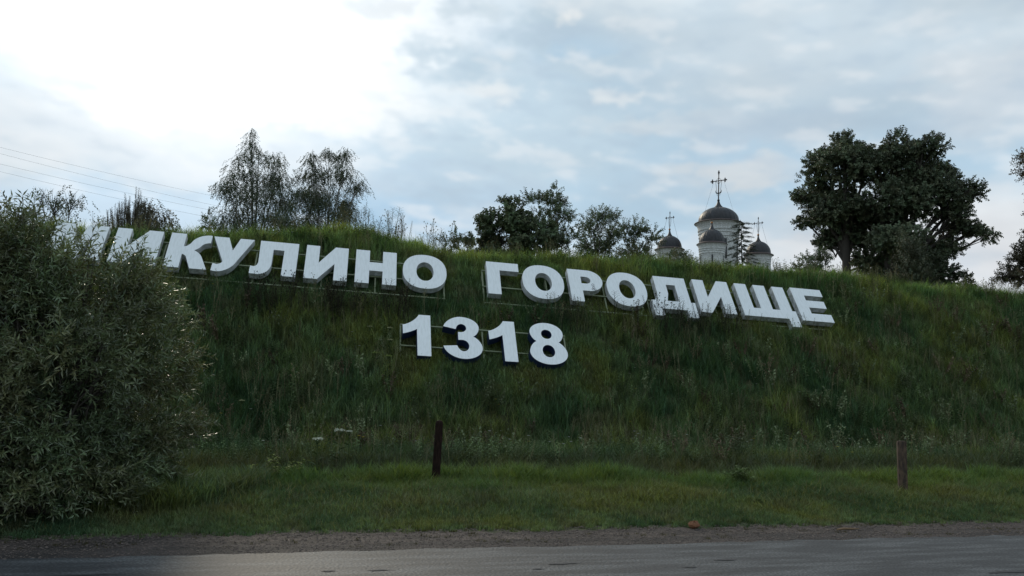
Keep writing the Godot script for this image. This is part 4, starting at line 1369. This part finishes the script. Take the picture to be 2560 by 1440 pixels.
func green(x: float, d: float) -> Color:
	var p := patchy.get_noise_2d(x * 1.4, d * 1.4)
	var q := patchy.get_noise_2d(x * 4.0 + 70.0, d * 4.0)
	var c := Color(0.165, 0.240, 0.122).lerp(Color(0.215, 0.255, 0.095), smoothstep(0.0, 0.35, p))
	c = c.lerp(Color(0.088, 0.160, 0.085), smoothstep(0.0, 0.4, -p))
	c = c.lerp(Color(0.165, 0.160, 0.100), 0.55 * smoothstep(0.12, 0.4, q))
	# crest grass paler and yellower: sun and sky light put into its colour
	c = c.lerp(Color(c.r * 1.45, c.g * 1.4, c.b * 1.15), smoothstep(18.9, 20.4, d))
	return c * rng.randf_range(0.55, 1.45)

func by_letters(x: float, d: float) -> bool:
	if x > -6.5 and x < 13.5 and d > 18.4 and d < 19.7:
		return true
	return x > 1.6 and x < 6.2 and d > 16.2 and d < 17.9

func sow_grass() -> void:
	var mat := leafy(0.7, 0.9, 0.2)
	var long := []
	var short := []
	for k in 3:
		long.append(tuft(15, 0.36, 0.12, 0.95, 0.015, 500 + k, 0.14))
		short.append(tuft(18, 0.12, 0.09, 0.8, 0.010, 510 + k, 0.18))
	var fine := []
	for k in 2:
		fine.append(tuft(16, 0.44, 0.10, 0.75, 0.010, 520 + k, 0.3))
	var straws := [tuft(6, 0.26, 0.12, 1.3, 0.007, 530, 0.6), tuft(7, 0.22, 0.14, 1.5, 0.007, 531, 0.5)]
	# the bank
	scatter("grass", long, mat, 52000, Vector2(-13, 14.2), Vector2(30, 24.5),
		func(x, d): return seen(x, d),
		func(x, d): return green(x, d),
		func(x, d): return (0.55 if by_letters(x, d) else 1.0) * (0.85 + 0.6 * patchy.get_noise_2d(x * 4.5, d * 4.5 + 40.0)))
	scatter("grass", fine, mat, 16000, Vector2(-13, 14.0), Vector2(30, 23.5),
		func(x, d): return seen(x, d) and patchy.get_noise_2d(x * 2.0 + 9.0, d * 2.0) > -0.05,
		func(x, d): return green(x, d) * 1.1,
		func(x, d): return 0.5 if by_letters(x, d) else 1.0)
	# the taller strip beyond the verge
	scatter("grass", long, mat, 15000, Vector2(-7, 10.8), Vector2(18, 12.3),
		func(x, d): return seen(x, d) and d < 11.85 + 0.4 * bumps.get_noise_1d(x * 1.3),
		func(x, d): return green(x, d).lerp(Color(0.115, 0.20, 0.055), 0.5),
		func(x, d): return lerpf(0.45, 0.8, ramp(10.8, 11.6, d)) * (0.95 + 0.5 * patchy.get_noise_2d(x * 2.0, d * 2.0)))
	# brownish tangle in the dip at the foot of the bank
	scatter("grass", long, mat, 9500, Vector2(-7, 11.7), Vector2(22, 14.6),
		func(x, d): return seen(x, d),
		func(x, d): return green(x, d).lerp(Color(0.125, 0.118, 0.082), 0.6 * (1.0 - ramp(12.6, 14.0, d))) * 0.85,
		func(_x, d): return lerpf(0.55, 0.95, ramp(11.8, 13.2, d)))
	# dry straws over the mown grass
	scatter("grass", straws, mat, 3600, Vector2(-6, 9.2), Vector2(15, 11.4),
		func(x, d): return seen(x, d),
		func(_x, _d): return Color(0.17, 0.18, 0.085) * rng.randf_range(0.5, 1.5),
		func(_x, d): return lerpf(0.5, 1.0, ramp(9.2, 10.6, d)))
	# the mown verge
	scatter("grass", short, mat, 34000, Vector2(-6, 8.9), Vector2(15, 11.6),
		func(x, d): return seen(x, d) and d > 9.15 + 0.22 * bumps.get_noise_1d(x * 2.0 + 30.0) + 0.2 * bumps.get_noise_1d(x * 9.0) - (0.25 if rng.randf() < 0.12 else 0.0),
		func(x, d): return green(x, d) * 0.8,
		func(x, d): return lerpf(0.5, 1.25, ramp(9.0, 10.6, d)))
	# scattered sprouts on the gravel
	scatter("grass", short, mat, 700, Vector2(-4, 8.2), Vector2(12, 9.1),
		func(x, d): return bumps.get_noise_2d(x * 2.0, d * 6.0) > 0.1,
		func(_x, _d): return Color(0.075, 0.07, 0.035) * rng.randf_range(0.7, 1.2),
		func(_x, _d): return 0.35)
	# long grass growing up into the skirts of the willow
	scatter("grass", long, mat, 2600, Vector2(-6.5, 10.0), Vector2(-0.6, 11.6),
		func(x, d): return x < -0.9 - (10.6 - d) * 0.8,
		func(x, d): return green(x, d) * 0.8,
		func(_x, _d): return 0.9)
	# tall weeds and seed stalks
	var tall := []
	for k in 6:
		tall.append(stalk(k % 3, 0.75, 600 + k))
	var herbs := [stalk(3, 0.5, 620), stalk(3, 0.55, 621), stalk(3, 0.45, 622)]
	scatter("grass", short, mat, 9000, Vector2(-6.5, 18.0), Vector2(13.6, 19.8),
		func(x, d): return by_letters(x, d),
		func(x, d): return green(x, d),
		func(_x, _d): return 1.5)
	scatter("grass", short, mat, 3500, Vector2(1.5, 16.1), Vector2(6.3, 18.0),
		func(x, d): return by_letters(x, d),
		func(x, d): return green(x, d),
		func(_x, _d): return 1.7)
	var dark := leafy(0.7, 0.6, 0.2)
	scatter("weeds", herbs, dark, 11000, Vector2(-12, 12.6), Vector2(28, 22),
		func(x, d): return seen(x, d) and not by_letters(x, d) and patchy.get_noise_2d(x * 2.4 + 20.0, d * 2.4 + 5.0) > 0.0,
		func(_x, _d): return Color(0.12, 0.165, 0.085) * (rng.randf_range(0.5, 1.3) if rng.randf() < 0.8 else rng.randf_range(1.3, 2.4)),
		func(_x, _d): return 0.75)
	scatter("weeds", tall, dark, 5500, Vector2(-12, 12.4), Vector2(28, 20.5),
		func(x, d): return seen(x, d) and not by_letters(x, d) and patchy.get_noise_2d(x * 1.8 + 60.0, d * 1.8) > -0.02 and (d > 14.4 or rng.randf() < 0.45),
		func(_x, _d): return Color(0.19, 0.19, 0.115) * rng.randf_range(0.5, 1.6),
		func(_x, _d): return 0.75)
	# pale bushy herbs, docks gone brown
	var bushy := [herb(630), herb(631), herb(632)]
	scatter("weeds", bushy, dark, 520, Vector2(-10, 12.6), Vector2(26, 19.5),
		func(x, d): return seen(x, d) and not by_letters(x, d) and (d > 14.4 or rng.randf() < 0.35),
		func(_x, _d): return (Color(0.21, 0.25, 0.14) if rng.randf() < 0.6 else Color(0.17, 0.13, 0.09)) * rng.randf_range(0.5, 1.3),
		func(_x, _d): return 1.0)
	# stalks that stand against the sky on the crest
	scatter("weeds", tall, dark, 1500, Vector2(-9, 20.4), Vector2(24, 23.0),
		func(x, d): return seen(x, d) and patchy.get_noise_2d(x * 1.2 + 11.0, 3.0) + (0.45 if x > 0.6 and x < 5.0 else 0.0) > 0.1,
		func(_x, _d): return Color(0.13, 0.13, 0.075) * rng.randf_range(0.6, 1.5),
		func(x, _d): return 1.1 if x > 0.3 and x < 3.5 else 0.8)
	# stalks in front of the letters Л, И, Н, Д
	var spots := [[-1.6, -0.3, 60], [0.1, 0.9, 46], [1.2, 2.0, 30], [7.7, 9.2, 48], [9.6, 10.2, 22], [5.0, 7.6, 26]]
	for q in spots:
		scatter("weeds", tall, dark, q[2], Vector2(q[0], 17.75), Vector2(q[1], 18.15),
			func(_x, _d): return true,
			func(_x, _d): return Color(0.05, 0.05, 0.035) * rng.randf_range(0.6, 1.3),
			func(_x, _d): return 1.0)
	# little white blossoms
	var dots := Shape.new()
	for i in 6:
		dots.leaf(Vector3(0, 0.42, 0), Vector3(cos(i * 1.05), 0.2, sin(i * 1.05)), Vector3.UP, 0.028, 0.022, Color.WHITE)
	dots.tube([Vector3.ZERO, Vector3(0, 0.42, 0)], [0.003, 0.002], 3, Color(0.1, 0.15, 0.06))
	scatter("wildflowers", [dots.done()], leafy(0.7, 0.4, 0.3), 420, Vector2(-3, 12.3), Vector2(24, 18.2),
		func(x, d): return seen(x, d) and patchy.get_noise_2d(x * 3.0 + 5.0, d * 3.0) > 0.0 and (d > 14.2 or rng.randf() < 0.4),
		func(_x, _d): return Color(0.55, 0.56, 0.52) if rng.randf() < 0.75 else Color(0.5, 0.42, 0.05),
		func(_x, _d): return 1.0)


# ---------------------------------------------------------------- wires
func hang_wires() -> void:
	var mat := paint(0.12, 0.12, 0.125, 0.7)
	var eye := Vector3(0, 1.6, 0)
	var rows := [
		[Vector3(-17.01, 13.57, -47.02), Vector3(-9.36, 17.71, -74.41), "uppermost of the four thin overhead wires"],
		[Vector3(-16.98, 13.23, -47.03), Vector3(-9.17, 16.86, -74.44), "second of the four thin overhead wires from the top"],
		[Vector3(-16.94, 12.67, -47.04), Vector3(-9.37, 16.4, -74.41), "third of the four thin overhead wires from the top"],
		[Vector3(-16.9, 12.26, -47.06), Vector3(-9.50, 15.75, -74.41), "lowest of the four thin overhead wires"],
	]
	for q in rows:
		var a: Vector3 = eye + (q[0] - eye) * (60.0 / 50.0)
		var b: Vector3 = eye + (q[1] - eye) * (62.0 / 75.0)
		var d := b - a
		var s := Shape.new()
		var pts := []
		var rr := []
		for i in 25:
			var t := lerpf(-0.7, 1.75, i / 24.0)
			pts.append(a + d * t + Vector3(0, 0.35 * t * (t - 1.0), 0))
			rr.append(0.006)
		s.tube(pts, rr, 4)
		tag(part("overhead_wire", s.done(), mat, self), q[2], "wire", "overhead wires")
